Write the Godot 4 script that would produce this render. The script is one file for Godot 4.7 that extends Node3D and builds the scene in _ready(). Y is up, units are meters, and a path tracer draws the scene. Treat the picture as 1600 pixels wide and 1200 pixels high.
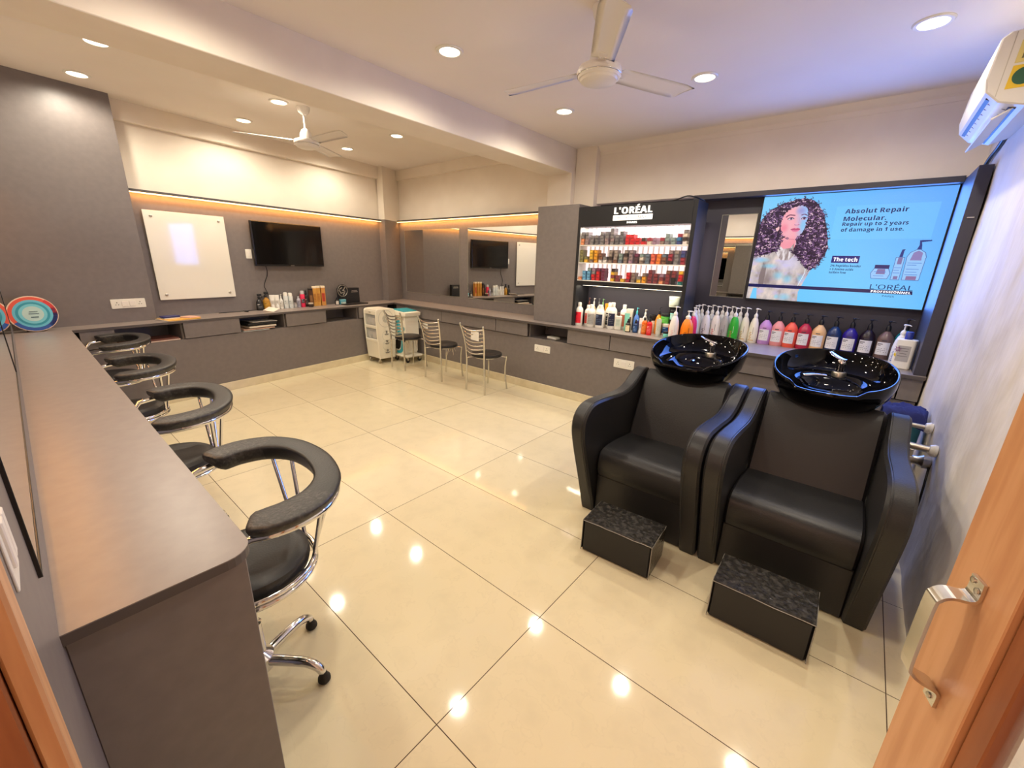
extends Node3D
# A hair salon seen from its doorway: x runs along the back wall (z = -3.8), z towards the camera, y up, metres.

const H := 0.855            # height of the worktop
const ZB := -3.80           # face of the back wall's panelling
const LAMPS := [[2.15, -2.69], [3.29, -2.69], [4.41, -2.69], [2.15, -1.40], [3.29, -0.12], [4.41, -1.40], [2.15, -0.12]]
const LAMPS_LEFT := [[-0.11, -2.59], [-1.17, -2.56], [-1.02, -1.30], [-0.84, -0.04], [0.05, -0.06], [-0.11, -1.30]]

const EXPOSURE := 1.0
const LAMP_E := 1.62        # each downlight
const LED_E := 0.26         # light strips, per metre
const SCREEN_E := 3.2       # light thrown by the poster
const POSTER_E := 1.0       # how bright its picture looks
const DOOR_E := 2.0

var M := {}
var taken := {}
var rng := RandomNumberGenerator.new()
var W1 := Transform3D()      # frame of the left wall: local x out of the wall, local z along it towards the camera

# ------------------------------------------------------------------ mesh helpers
func nst() -> SurfaceTool:
	var s := SurfaceTool.new()
	s.begin(Mesh.PRIMITIVE_TRIANGLES)
	return s

func tri(s: SurfaceTool, a: Vector3, b: Vector3, c: Vector3, g := -1) -> void:      # seen counterclockwise from outside
	s.set_smooth_group(g)
	s.add_vertex(a); s.add_vertex(c); s.add_vertex(b)

func quad(s: SurfaceTool, a: Vector3, b: Vector3, c: Vector3, d: Vector3, g := -1) -> void:
	tri(s, a, b, c, g); tri(s, a, c, d, g)

func poly(s: SurfaceTool, p: Array, away: Vector3, g := -1) -> void:                # convex polygon turned to look away from a point
	var n: Vector3 = (p[1] - p[0]).cross(p[2] - p[0])
	var q: Array = p
	if n.dot((p[0] + p[1] + p[2]) / 3.0 - away) < 0.0:
		q = p.duplicate(); q.reverse()
	for i in range(1, q.size() - 1):
		tri(s, q[0], q[i], q[i + 1], g)

func box(s: SurfaceTool, c: Vector3, size: Vector3, b := 0.0, xf := Transform3D()) -> void:   # box with chamfered edges
	var h := size / 2.0
	b = min(b, min(h.x, min(h.y, h.z)) * 0.95)
	var ctr := xf * c
	var ax := [Vector3.RIGHT, Vector3.UP, Vector3.BACK]
	for i in 3:
		var j := (i + 1) % 3
		var k := (i + 2) % 3
		for si in [-1.0, 1.0]:
			var f := []
			for e in [[-1, -1], [1, -1], [1, 1], [-1, 1]]:
				f.append(xf * (c + ax[i] * si * h[i] + ax[j] * e[0] * (h[j] - b) + ax[k] * e[1] * (h[k] - b)))
			poly(s, f, ctr)
			if b > 0.0:
				for sj in [-1.0, 1.0]:
					var p := []
					for e in [-1.0, 1.0]:
						p.append(xf * (c + ax[i] * si * h[i] + ax[j] * sj * (h[j] - b) + ax[k] * e * (h[k] - b)))
					for e in [1.0, -1.0]:
						p.append(xf * (c + ax[i] * si * (h[i] - b) + ax[j] * sj * h[j] + ax[k] * e * (h[k] - b)))
					poly(s, p, ctr)
	if b > 0.0:
		for x in [-1.0, 1.0]:
			for y in [-1.0, 1.0]:
				for z in [-1.0, 1.0]:
					poly(s, [xf * (c + Vector3(x * h.x, y * (h.y - b), z * (h.z - b))), xf * (c + Vector3(x * (h.x - b), y * h.y, z * (h.z - b))), xf * (c + Vector3(x * (h.x - b), y * (h.y - b), z * h.z))], ctr)

func bx(s: SurfaceTool, x0: float, x1: float, y0: float, y1: float, z0: float, z1: float, b := 0.0, xf := Transform3D()) -> void:
	box(s, Vector3(x0 + x1, y0 + y1, z0 + z1) / 2.0, Vector3(abs(x1 - x0), abs(y1 - y0), abs(z1 - z0)), b, xf)

func lathe(s: SurfaceTool, prof: Array, seg := 20, xf := Transform3D(), sx := 1.0, sz := 1.0) -> void:   # profile of (radius, height), bottom to top, seen from outside
	var g := 1
	var dir := Vector2.ZERO
	for i in prof.size() - 1:
		var a: Vector2 = prof[i]
		var b: Vector2 = prof[i + 1]
		if a.distance_to(b) < 1e-6: continue
		var d := (b - a).normalized()
		if dir != Vector2.ZERO and d.dot(dir) < 0.8: g += 1
		dir = d
		for k in seg:
			var t0 := TAU * k / seg
			var t1 := TAU * (k + 1) / seg
			var p0 := xf * Vector3(a.x * cos(t0) * sx, a.y, a.x * sin(t0) * sz)
			var p1 := xf * Vector3(a.x * cos(t1) * sx, a.y, a.x * sin(t1) * sz)
			var q0 := xf * Vector3(b.x * cos(t0) * sx, b.y, b.x * sin(t0) * sz)
			var q1 := xf * Vector3(b.x * cos(t1) * sx, b.y, b.x * sin(t1) * sz)
			if b.x > 1e-6: tri(s, p0, q0, q1, g)
			if a.x > 1e-6: tri(s, p0, q1, p1, g)

func frames(pts: Array, closed := false) -> Array:
	var out := []
	var n := pts.size()
	var up := Vector3.ZERO
	for i in n:
		var a: Vector3 = pts[(i - 1 + n) % n] if closed or i > 0 else pts[i]
		var b: Vector3 = pts[(i + 1) % n] if closed or i < n - 1 else pts[i]
		var t := (b - a).normalized()
		if up == Vector3.ZERO:
			up = Vector3.UP if abs(t.y) < 0.9 else Vector3.RIGHT
		up = (up - t * up.dot(t)).normalized()
		out.append([t.cross(up).normalized(), up, t])
	return out

func tube(s: SurfaceTool, pts: Array, r, seg := 8, closed := false, flat := 1.0) -> void:     # round bar along points; r is one radius or one per point
	var f := frames(pts, closed)
	var rings := []
	for i in pts.size():
		var rad: float = r[i] if r is Array else r
		var ring := []
		for k in seg:
			var t := TAU * k / seg
			ring.append(pts[i] + f[i][0] * cos(t) * rad + f[i][1] * sin(t) * rad * flat)
		rings.append(ring)
	loft(s, rings, closed, not closed)

func loft(s: SurfaceTool, rings: Array, wrap := false, caps := true, g := 1, cap0 := true) -> void:      # skin over rings of equally many points
	var n: int = rings[0].size()
	var m := rings.size()
	# which way round: sign of the volume
	var vol := 0.0
	var last := m if wrap else m - 1
	var o: Vector3 = rings[0][0]
	for i in last:
		var A: Array = rings[i]
		var B: Array = rings[(i + 1) % m]
		for k in n:
			var l := (k + 1) % n
			vol += (A[k] - o).dot((A[l] - o).cross(B[l] - o)) + (A[k] - o).dot((B[l] - o).cross(B[k] - o))
	for e in [0, m - 1]:
		var c0 := Vector3.ZERO
		for p in rings[e]: c0 += p
		c0 /= n
		for k in n:
			var l := (k + 1) % n
			var v: float = (c0 - o).dot((rings[e][l] - o).cross(rings[e][k] - o))
			vol += v if e == 0 else -v
	var turn := vol < 0.0
	for i in last:
		var A: Array = rings[i]
		var B: Array = rings[(i + 1) % m]
		for k in n:
			var l := (k + 1) % n
			if turn:
				tri(s, A[k], B[l], A[l], g); tri(s, A[k], B[k], B[l], g)
			else:
				tri(s, A[k], A[l], B[l], g); tri(s, A[k], B[l], B[k], g)
	if caps and not wrap:
		for e in [0, m - 1]:
			if e == 0 and not cap0: continue
			var c := Vector3.ZERO
			for p in rings[e]: c += p
			c /= n
			for k in n:
				var l := (k + 1) % n
				if (e == 0) != turn: tri(s, c, rings[e][l], rings[e][k], g + 1 + e)
				else: tri(s, c, rings[e][k], rings[e][l], g + 1 + e)

func prism(s: SurfaceTool, pts: PackedVector2Array, a: float, b: float, xf := Transform3D(), bev := 0.0, round_ := false) -> void:   # outline in local x, y drawn out along local z from a to b
	var p := pts
	if Geometry2D.is_polygon_clockwise(p):
		p = p.duplicate(); p.reverse()
	var inner := p
	if bev > 0.0:
		inner = PackedVector2Array()
		for i in p.size():
			var d0 := (p[i] - p[i - 1]).normalized()
			var d1 := (p[(i + 1) % p.size()] - p[i]).normalized()
			var nn := (Vector2(-d0.y, d0.x) + Vector2(-d1.y, d1.x))
			inner.append(p[i] + nn.normalized() * bev / max(0.4, nn.length() / 2.0))
	var idx := Geometry2D.triangulate_polygon(inner)
	for i in range(0, idx.size(), 3):
		var q := [inner[idx[i]], inner[idx[i + 1]], inner[idx[i + 2]]]
		if (q[1] - q[0]).cross(q[2] - q[0]) < 0: q.reverse()
		tri(s, xf * Vector3(q[0].x, q[0].y, b), xf * Vector3(q[1].x, q[1].y, b), xf * Vector3(q[2].x, q[2].y, b), 2)
		tri(s, xf * Vector3(q[0].x, q[0].y, a), xf * Vector3(q[2].x, q[2].y, a), xf * Vector3(q[1].x, q[1].y, a), 3)
	var g := 10
	for i in p.size():
		var j := (i + 1) % p.size()
		var grp := -1
		if round_:
			var d0 := (p[i] - p[i - 1]).normalized()
			var d1 := (p[j] - p[i]).normalized()
			if d0.dot(d1) < 0.75: g += 1
			grp = g
		quad(s, xf * Vector3(p[i].x, p[i].y, a + bev), xf * Vector3(p[j].x, p[j].y, a + bev), xf * Vector3(p[j].x, p[j].y, b - bev), xf * Vector3(p[i].x, p[i].y, b - bev), grp)
		if bev > 0.0:
			var gb := grp if not round_ else grp + 100
			quad(s, xf * Vector3(p[i].x, p[i].y, b - bev), xf * Vector3(p[j].x, p[j].y, b - bev), xf * Vector3(inner[j].x, inner[j].y, b), xf * Vector3(inner[i].x, inner[i].y, b), gb)
			quad(s, xf * Vector3(inner[i].x, inner[i].y, a), xf * Vector3(inner[j].x, inner[j].y, a), xf * Vector3(p[j].x, p[j].y, a + bev), xf * Vector3(p[i].x, p[i].y, a + bev), gb)

func curve(p: Array, n := 6, closed := false) -> Array:      # Catmull-Rom through the points (Vector2 or Vector3)
	var out := []
	var m := p.size()
	for i in (m if closed else m - 1):
		var a = p[(i - 1 + m) % m] if closed or i > 0 else p[0]
		var b = p[i]
		var c = p[(i + 1) % m]
		var d = p[(i + 2) % m] if closed or i < m - 2 else p[m - 1]
		for k in n:
			out.append(b.cubic_interpolate(c, a, d, float(k) / n))
	if not closed: out.append(p[m - 1])
	return out

func pv2(a: Array) -> PackedVector2Array:
	var o := PackedVector2Array()
	for v in a: o.append(v)
	return o

func rect_round(w: float, h: float, r: float, n := 4) -> PackedVector2Array:
	var o := PackedVector2Array()
	for c in 4:
		var cx: float = (w / 2 - r) * [1, -1, -1, 1][c]
		var cy: float = (h / 2 - r) * [1, 1, -1, -1][c]
		for k in n + 1:
			var t := PI / 2 * (c + float(k) / n)
			o.append(Vector2(cx + r * cos(t), cy + r * sin(t)))
	return o

# ------------------------------------------------------------------ nodes
func numbered(called: String, parent: Node) -> String:
	var key := str(parent.get_instance_id()) + called
	var n: int = taken.get(key, 0)
	taken[key] = n + 1
	return called if n == 0 else "%s_%03d" % [called, n]

func obj(called: String, s, mat: Material, parent: Node = self, xf := Transform3D()) -> MeshInstance3D:
	var o := MeshInstance3D.new()
	o.name = numbered(called, parent)
	if s is SurfaceTool:
		s.generate_normals()
		o.mesh = s.commit()
	else:
		o.mesh = s
	o.material_override = mat
	o.transform = xf
	parent.add_child(o, true)
	return o

func mesh_of(s: SurfaceTool) -> ArrayMesh:
	s.generate_normals()
	return s.commit()

func tag(o: Node, label: String, category: String, group := "") -> Node:
	o.set_meta("label", label); o.set_meta("category", category)
	if group: o.set_meta("group", group)
	return o

func thing(called: String, label: String, category: String, at := Vector3.ZERO, turn := 0.0, group := "") -> Node3D:
	var o := Node3D.new()
	o.name = numbered(called, self)
	o.position = at; o.rotation.y = turn
	add_child(o, true)
	tag(o, label, category, group)
	return o

func struct(called: String, s, mat: Material, label := "", parent: Node = self, xf := Transform3D()) -> MeshInstance3D:
	var o := obj(called, s, mat, parent, xf)
	if parent == self:
		o.set_meta("kind", "structure")
		tag(o, label, "building part")
	return o

func dup(root: Node3D, base: String, at: Vector3, turn: float, label: String) -> Node3D:
	var r: Node3D = root.duplicate()
	r.name = numbered(base, self)
	add_child(r, true)
	r.position = at; r.rotation.y = turn
	r.set_meta("label", label)
	return r

func words(text: String, height: float, mat: Material, parent: Node, xf: Transform3D, wide := 0.0, bold := true, depth := 0.002, called := "lettering", serif := false) -> MeshInstance3D:   # lettering whose capitals are height tall, centred; squeezed to a width if one is given
	var t := TextMesh.new()
	var f := SystemFont.new()
	f.font_names = PackedStringArray(["Droid Serif" if serif else "Droid Sans"])
	f.font_weight = 700 if bold else 400
	t.font = f
	t.text = text
	t.font_size = 32
	t.pixel_size = height / 32.0 * 1.38
	t.depth = depth
	t.curve_step = 2.0
	var b := t.get_aabb()
	var k := 1.0 if wide <= 0.0 or b.size.x <= 0.0 else wide / b.size.x
	var o := MeshInstance3D.new()
	o.name = numbered(called, parent)
	o.mesh = t
	o.material_override = mat
	o.transform = xf * Transform3D(Basis.from_scale(Vector3(k, 1, 1)), Vector3.ZERO) * Transform3D(Basis(), -b.get_center())
	parent.add_child(o, true)
	return o

# ------------------------------------------------------------------ materials
func lin(c: Color) -> Color: return c

func mat(key: String, c: Color, rough := 0.5, metal := 0.0) -> StandardMaterial3D:
	if M.has(key): return M[key]
	var m := StandardMaterial3D.new()
	m.albedo_color = c
	m.roughness = rough
	m.metallic = metal
	M[key] = m
	return m

func col(c: Color, rough := 0.4) -> StandardMaterial3D:
	return mat("col%s%.2f" % [c.to_html(), rough], c, rough)

func glow(key: String, c: Color, e: float) -> StandardMaterial3D:
	var m := mat(key, Color(0.9, 0.9, 0.9), 0.5)
	m.emission_enabled = true
	m.emission = c
	m.emission_energy_multiplier = e
	return m

func noise_tex(seed_: int, freq: float, lo: Color, hi: Color, octaves := 4, as_normal := false, bump := 4.0, stops := []) -> NoiseTexture2D:
	var n := FastNoiseLite.new()
	n.seed = seed_
	n.frequency = freq
	n.fractal_octaves = octaves
	var t := NoiseTexture2D.new()
	t.width = 512; t.height = 512
	t.seamless = true
	t.noise = n
	if as_normal:
		t.as_normal_map = true
		t.bump_strength = bump
	else:
		var g := Gradient.new()
		g.set_color(0, lo); g.set_color(1, hi)
		for st in stops: g.add_point(st[0], st[1])
		t.color_ramp = g
	return t

func tri_map(m: StandardMaterial3D, scale: Vector3, world := true) -> void:
	m.uv1_triplanar = true
	m.uv1_world_triplanar = world
	m.uv1_scale = scale

func make_materials() -> void:
	var lam := mat("laminate", Color(1, 1, 1), 0.42)
	lam.albedo_texture = noise_tex(3, 0.02, Color8(118, 110, 108), Color8(126, 118, 115), 5)
	tri_map(lam, Vector3(1.4, 1.4, 1.4))
	var top := mat("worktop", Color(1, 1, 1), 0.33)
	top.albedo_texture = noise_tex(4, 0.02, Color8(140, 130, 126), Color8(149, 139, 134), 5)
	tri_map(top, Vector3(1.4, 1.4, 1.4))
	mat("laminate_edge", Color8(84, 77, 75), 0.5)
	mat("black_board", Color8(24, 24, 28), 0.45)
	mat("charcoal", Color8(56, 54, 64), 0.45)
	var pl := mat("plaster", Color(1, 1, 1), 0.75)
	pl.albedo_texture = noise_tex(7, 0.006, Color8(232, 220, 204), Color8(240, 229, 214), 4)
	pl.normal_enabled = true
	pl.normal_texture = noise_tex(8, 0.01, Color.BLACK, Color.WHITE, 5, true, 1.2)
	pl.normal_scale = 0.35
	tri_map(pl, Vector3(0.6, 0.6, 0.6))
	var ce := mat("ceiling_paint", Color(1, 1, 1), 0.8)
	ce.albedo_texture = noise_tex(9, 0.004, Color8(234, 224, 214), Color8(239, 230, 221), 3)
	tri_map(ce, Vector3(0.4, 0.4, 0.4))
	var rp := mat("rough_plaster", Color(1, 1, 1), 0.7)
	rp.albedo_texture = noise_tex(12, 0.006, Color8(216, 207, 196), Color8(236, 229, 220), 5, false, 4.0, [[0.45, Color8(228, 220, 209)]])
	rp.normal_enabled = true
	rp.normal_texture = noise_tex(13, 0.006, Color.BLACK, Color.WHITE, 5, true, 8.0)
	rp.normal_scale = 0.5
	tri_map(rp, Vector3(0.7, 0.35, 0.7))
	for k in 3:
		var fl := mat("tile%d" % k, Color(1, 1, 1), 0.07)
		var base: Color = [Color8(230, 217, 182), Color8(232, 219, 185), Color8(228, 215, 180)][k]
		fl.albedo_texture = noise_tex(20 + k, 0.012, base.darkened(0.025), base.lightened(0.03), 5, false, 4.0, [[0.47, base], [0.495, base.darkened(0.02)], [0.52, base]])
		fl.metallic_specular = 0.5
		tri_map(fl, Vector3(0.9, 0.9, 0.9))
	mat("grout", Color8(84, 66, 48), 0.9)
	var sk := mat("skirting", Color(1, 1, 1), 0.2)
	sk.albedo_texture = noise_tex(26, 0.012, Color8(214, 200, 165), Color8(230, 217, 186), 5)
	tri_map(sk, Vector3(0.9, 0.9, 0.9))
	mat("chrome", Color8(225, 225, 228), 0.08, 1.0)
	mat("steel", Color8(214, 212, 206), 0.22, 1.0)
	mat("brushed", Color8(196, 190, 178), 0.34, 1.0)
	var le := mat("leather", Color8(33, 32, 33), 0.42)
	le.normal_enabled = true
	le.normal_texture = noise_tex(31, 0.06, Color.BLACK, Color.WHITE, 3, true, 3.0)
	le.normal_scale = 0.25
	tri_map(le, Vector3(3, 3, 3))
	var wl := mat("worn_leather", Color(1, 1, 1), 0.42)
	wl.albedo_texture = noise_tex(32, 0.03, Color8(40, 39, 39), Color8(92, 88, 84), 5, false, 4.0, [[0.5, Color8(50, 48, 48)]])
	wl.normal_enabled = true
	wl.normal_texture = noise_tex(33, 0.05, Color.BLACK, Color.WHITE, 4, true, 5.0)
	wl.normal_scale = 0.4
	tri_map(wl, Vector3(3, 3, 3))
	mat("ceramic", Color8(5, 5, 8), 0.03)
	M["ceramic"].metallic_specular = 0.32
	mat("black_plastic", Color8(20, 20, 21), 0.35)
	mat("rubber", Color8(34, 31, 28), 0.7)
	mat("white_plastic", Color8(236, 232, 222), 0.3)
	mat("white_paint", Color8(238, 232, 224), 0.3)
	mat("mirror", Color8(232, 234, 232), 0.0, 1.0)
	mat("mirror_edge", Color8(150, 148, 135), 0.3, 0.3)
	mat("screen_glass", Color8(7, 7, 8), 0.08)
	var wb := mat("glass_board", Color8(236, 230, 220), 0.06)
	wb.metallic_specular = 0.6
	var w := mat("wood", Color(1, 1, 1), 0.38)
	w.albedo_texture = noise_tex(41, 0.02, Color8(192, 136, 92), Color8(222, 172, 126), 4, false, 4.0, [[0.4, Color8(206, 152, 106)], [0.55, Color8(214, 162, 116)]])
	tri_map(w, Vector3(3.0, 0.22, 3.0))
	var w2 := mat("wood_dark", Color(1, 1, 1), 0.45)
	w2.albedo_texture = noise_tex(42, 0.02, Color8(132, 72, 36), Color8(170, 104, 60), 4)
	tri_map(w2, Vector3(3.0, 0.22, 3.0))
	var wr := mat("wrap", Color(1, 1, 1), 0.2)
	wr.albedo_texture = noise_tex(51, 0.025, Color8(34, 33, 31), Color8(92, 88, 82), 5, false, 4.0, [[0.5, Color8(50, 48, 45)], [0.62, Color8(60, 58, 54)]])
	wr.normal_enabled = true
	wr.normal_texture = noise_tex(52, 0.02, Color.BLACK, Color.WHITE, 5, true, 9.0)
	wr.normal_scale = 0.3
	tri_map(wr, Vector3(2.2, 2.2, 2.2), false)
	mat("navy_ink", Color8(22, 34, 120), 0.6)
	mat("ink", Color8(30, 30, 32), 0.6)
	mat("paper", Color8(240, 236, 228), 0.7)
	var cl := mat("clear_film", Color(0.9, 0.92, 0.92, 0.25), 0.12)
	cl.transparency = BaseMaterial3D.TRANSPARENCY_ALPHA
	cl.cull_mode = BaseMaterial3D.CULL_DISABLED
	var gl := mat("door_glass", Color(0.93, 0.95, 0.95, 0.12), 0.02)
	gl.transparency = BaseMaterial3D.TRANSPARENCY_ALPHA
	mat("towel", Color8(232, 220, 206), 0.9)
	glow("led", Color(1.0, 0.80, 0.52), 3.2)
	glow("lamp", Color(1.0, 0.93, 0.82), 8.0)
	glow("sign_white", Color(1.0, 0.96, 0.9), 1.25)
	glow("lit_back", Color(1.0, 0.90, 0.90), 1.1)

# ------------------------------------------------------------------ the room
func area(at: Vector3, look: Vector3, size: Vector2, c: Color, e: float, up := Vector3.UP) -> void:
	var l := AreaLight3D.new()
	l.name = numbered("area_light", self)
	l.area_size = size
	l.light_color = c
	l.light_energy = e
	l.area_range = 12.0
	l.shadow_enabled = true
	l.transform = Transform3D(Basis.looking_at(look, up), at)
	add_child(l, true)

func w1(d: float, y: float, t: float) -> Vector3: return W1 * Vector3(d, y, t)

func build_floor() -> void:
	var s := nst()
	bx(s, -2.6, 5.1, -0.1, -0.0004, -4.1, 2.4)
	var fl := struct("floor", s, M.grout, "cream polished tiled floor of the whole salon")
	var shared := {}
	var n := 0
	for i in range(-2, 5):
		for k in range(-6, 4):
			var x0 := i * 1.2
			var x1: float = min(x0 + 1.2, 4.9)
			var z0 := k * 0.6
			if i == -2 and k > -3 or k == 3 and i < 2: continue
			var key := "%.2f" % (x1 - x0)
			if not shared.has(key):
				var q := nst()
				box(q, Vector3.ZERO, Vector3(x1 - x0 - 0.0036, 0.012, 0.6 - 0.0036))
				shared[key] = mesh_of(q)
			n += 1
			obj("tile", shared[key], M["tile%d" % [(i * 7 + k * 3 + 60) % 3]], fl, Transform3D(Basis(), Vector3((x0 + x1) / 2, -0.006, z0 + 0.3)))

func build_shell() -> void:
	# ceilings and the deep beam between them
	var s := nst()
	bx(s, -2.6, 1.45, 2.91, 3.1, -4.15, 2.4)
	struct("ceiling", s, M.ceiling_paint, "higher cream ceiling over the styling side, left of the deep beam")
	s = nst()
	bx(s, 1.45, 5.1, 2.785, 3.1, -4.15, 2.4)
	struct("ceiling", s, M.ceiling_paint, "lower ceiling over the wash basins, right of the deep beam")
	s = nst()
	bx(s, 1.255, 1.595, 2.527, 2.95, -4.0, 2.3, 0.004)
	struct("trim_1", s, M.plaster, "deep white beam crossing the ceiling between the two halves of the room")
	# back wall
	s = nst()
	bx(s, -2.6, 5.05, -0.05, 3.1, -4.2, -4.0)
	bx(s, -2.6, 1.6, 0.0, 2.95, -4.005, -3.82)
	bx(s, 1.6, 5.05, 2.205, 2.95, -4.005, -3.87)
	var wb := struct("wall_back", s, M.plaster, "cream back wall with grey panelling, holding the mirrors and the lit poster")
	s = nst()
	bx(s, -2.1, 1.36, 0.80, 2.122, -3.83, ZB, 0.002)
	obj("cladding_panel", s, M.laminate, wb)
	s = nst()
	bx(s, 1.6, 4.88, 0.82, 2.205, -4.005, -3.985)
	obj("cladding_panel", s, M.charcoal, wb)
	s = nst()
	bx(s, 2.95, 4.80, 2.17, 2.212, -3.99, -3.835, 0.002)
	obj("valance", s, M.charcoal, wb)
	# small beam along the top of the back wall, cove on the right
	s = nst()
	bx(s, -2.3, 1.30, 2.765, 2.95, -3.95, -3.765, 0.004)
	struct("trim_2", s, M.plaster, "shallow beam along the top of the back wall over the two big mirrors")
	s = nst()
	prism(s, pv2([Vector2(-3.88, 2.70), Vector2(-3.865, 2.70), Vector2(-3.86, 2.735), Vector2(-3.84, 2.75), Vector2(-3.80, 2.787), Vector2(-3.88, 2.787)]), -4.9, -1.85, Transform3D(Basis(Vector3(0, 0, 1), Vector3(0, 1, 0), Vector3(-1, 0, 0)), Vector3.ZERO))
	struct("trim_3", s, M.plaster, "thin cove between the right ceiling and the back wall over the poster")
	# pilasters under the beam
	s = nst()
	bx(s, 1.268, 1.60, 2.0, 2.56, -3.97, -3.715, 0.004)
	bx(s, 1.60, 1.862, 2.0, 2.80, -3.97, -3.79, 0.004)
	struct("trim_4", s, M.plaster, "stepped white pilaster under the beam above the tall grey cupboard")
	# left wall
	s = nst()
	bx(s, -0.75, -0.425, -0.05, 3.1, -1.2, 5.2, 0.0, W1)
	var wl := struct("wall_left", s, M.plaster, "cream left wall with grey panelling, holding the television and the glass board")
	s = nst()
	bx(s, -0.44, -0.40, 0.80, 2.10, -0.9, 3.12, 0.002, W1)
	obj("cladding_panel", s, M.laminate, wl)
	s = nst()
	bx(s, -0.5, -0.365, 2.735, 2.95, -0.6, 3.3, 0.004, W1)
	struct("trim_5", s, M.plaster, "shallow beam along the top of the left wall over the television")
	s = nst()
	bx(s, -0.6, -0.245, 0.80, 2.913, 3.08, 5.0, 0.002, W1)
	struct("trim_6", s, M.laminate, "tall grey panelled pier rising to the ceiling left of the glass board")
	# corner column
	var q := pv2([Vector2(-1.84, 3.40), Vector2(-1.705, 3.42), Vector2(-1.875, 3.84), Vector2(-2.2, 3.84)])
	var up := Transform3D(Basis(Vector3(1, 0, 0), Vector3(0, 0, -1), Vector3(0, 1, 0)), Vector3.ZERO)   # outline x, -z; drawn out upwards
	s = nst()
	prism(s, q, 2.135, 2.93, up, 0.004)
	var cc := struct("trim_7", s, M.plaster, "square column in the far corner between the left and back walls")
	s = nst()
	prism(s, q, 0.82, 2.135, up, 0.004)
	obj("cladding_panel", s, M.laminate, cc)
	# front wall with the doorway in which the camera stands
	s = nst()
	bx(s, -2.4, 3.862, -0.05, 3.0, 0.718, 0.90)
	bx(s, 3.86, 4.66, 2.12, 3.0, 0.718, 0.90)
	bx(s, 4.66, 5.05, -0.05, 3.0, 0.718, 0.90)
	var wf := struct("wall_front", s, M.plaster, "wall beside the doorway, behind the long styling counter")
	s = nst()
	bx(s, -1.1, 3.858, 0.10, 2.10, 0.7165, 0.719)
	obj("cladding_panel", s, M.laminate, wf)
	# right wall, rough and slightly wavy
	s = nst()
	bx(s, 4.93, 5.1, -0.05, 3.1, -4.2, 2.4)
	var n := FastNoiseLite.new()
	n.seed = 5; n.frequency = 0.9
	var nz := 60
	var ny := 30
	for i in nz:
		for k in ny:
			var p := []
			for e in [[0, 0], [1, 0], [1, 1], [0, 1]]:
				var z: float = -4.0 + 4.75 * float(i + e[0]) / nz
				var y: float = -0.02 + 2.95 * float(k + e[1]) / ny
				p.append(Vector3(4.877 + 0.010 * n.get_noise_3d(z * 2.2, y * 1.1, 0.0) + 0.004 * n.get_noise_3d(z * 6.0, y * 5.0, 9.0), y, z))
			quad(s, p[0], p[3], p[2], p[1], 1)
	struct("wall_right", s, M.rough_plaster, "rough white plastered wall beside the wash chairs")
	# lobby outside the doorway
	s = nst()
	bx(s, 3.0, 5.05, -0.05, 3.1, 2.25, 2.4)
	bx(s, 2.9, 3.0, -0.05, 3.1, 0.9, 2.4)
	struct("wall_lobby", s, M.plaster, "plain wall outside the doorway behind the viewer")
	# skirting
	s = nst()
	bx(s, -0.30, 0.0, 0.0, 0.098, -0.3, 4.1, 0.003, W1)
	var sk := struct("baseboard_left", s, M.skirting, "cream tile skirting under the left counter")
	s = nst()
	bx(s, -1.45, 4.87, 0.0, 0.098, -3.6, -3.35, 0.003)
	struct("baseboard_back", s, M.skirting, "cream tile skirting under the back counter")

func build_lights() -> void:
	var warm := Color(1.0, 0.955, 0.87)
	var ring := nst()
	lathe(ring, [Vector2(0.062, 0.0), Vector2(0.064, -0.008), Vector2(0.079, -0.008), Vector2(0.085, -0.003), Vector2(0.085, 0.0)], 28)
	var rm := mesh_of(ring)
	var lens := nst()
	lathe(lens, [Vector2(0.0, -0.007), Vector2(0.04, -0.0065), Vector2(0.0635, -0.004), Vector2(0.0635, 0.004), Vector2(0.0, 0.004)], 28)
	var lm := mesh_of(lens)
	var where := [["near the back wall, above the tint boxes", "beside the fan's right blade tip", "by the air conditioner", "left of the fan by the beam", "behind the viewer over the doorway", "behind the viewer by the right wall", "behind the viewer by the beam"],
		["nearest the back mirrors and the beam", "nearest the far corner column", "left of the far ceiling fan", "in front of the tall grey pier", "beside the underside of the beam, upper left", "between the fan and the beam"]]
	for side in 2:
		var list: Array = [LAMPS, LAMPS_LEFT][side]
		for i in list.size():
			var y: float = [2.785, 2.91][side]
			var t := thing("ceiling_downlight", "round recessed downlight in the %s ceiling, %s" % [["lower right", "higher left"][side], where[side][i]], "downlight", Vector3(list[i][0], y, list[i][1]), 0.0, "recessed downlights")
			obj("ring", rm, M.white_plastic, t)
			obj("lens", lm, M.lamp, t)
			var l := SpotLight3D.new()
			l.name = numbered("downlight", self)
			l.light_color = warm
			l.light_energy = LAMP_E
			l.light_size = 0.05
			l.spot_angle = 84.0
			l.spot_angle_attenuation = 0.6
			l.spot_range = 12.0
			l.spot_attenuation = 2.0
			l.shadow_enabled = true
			l.transform = Transform3D(Basis(Vector3(1, 0, 0), Vector3(0, 0, -1), Vector3(0, 1, 0)), Vector3(list[i][0], y - 0.002, list[i][1]))
			add_child(l, true)

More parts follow.
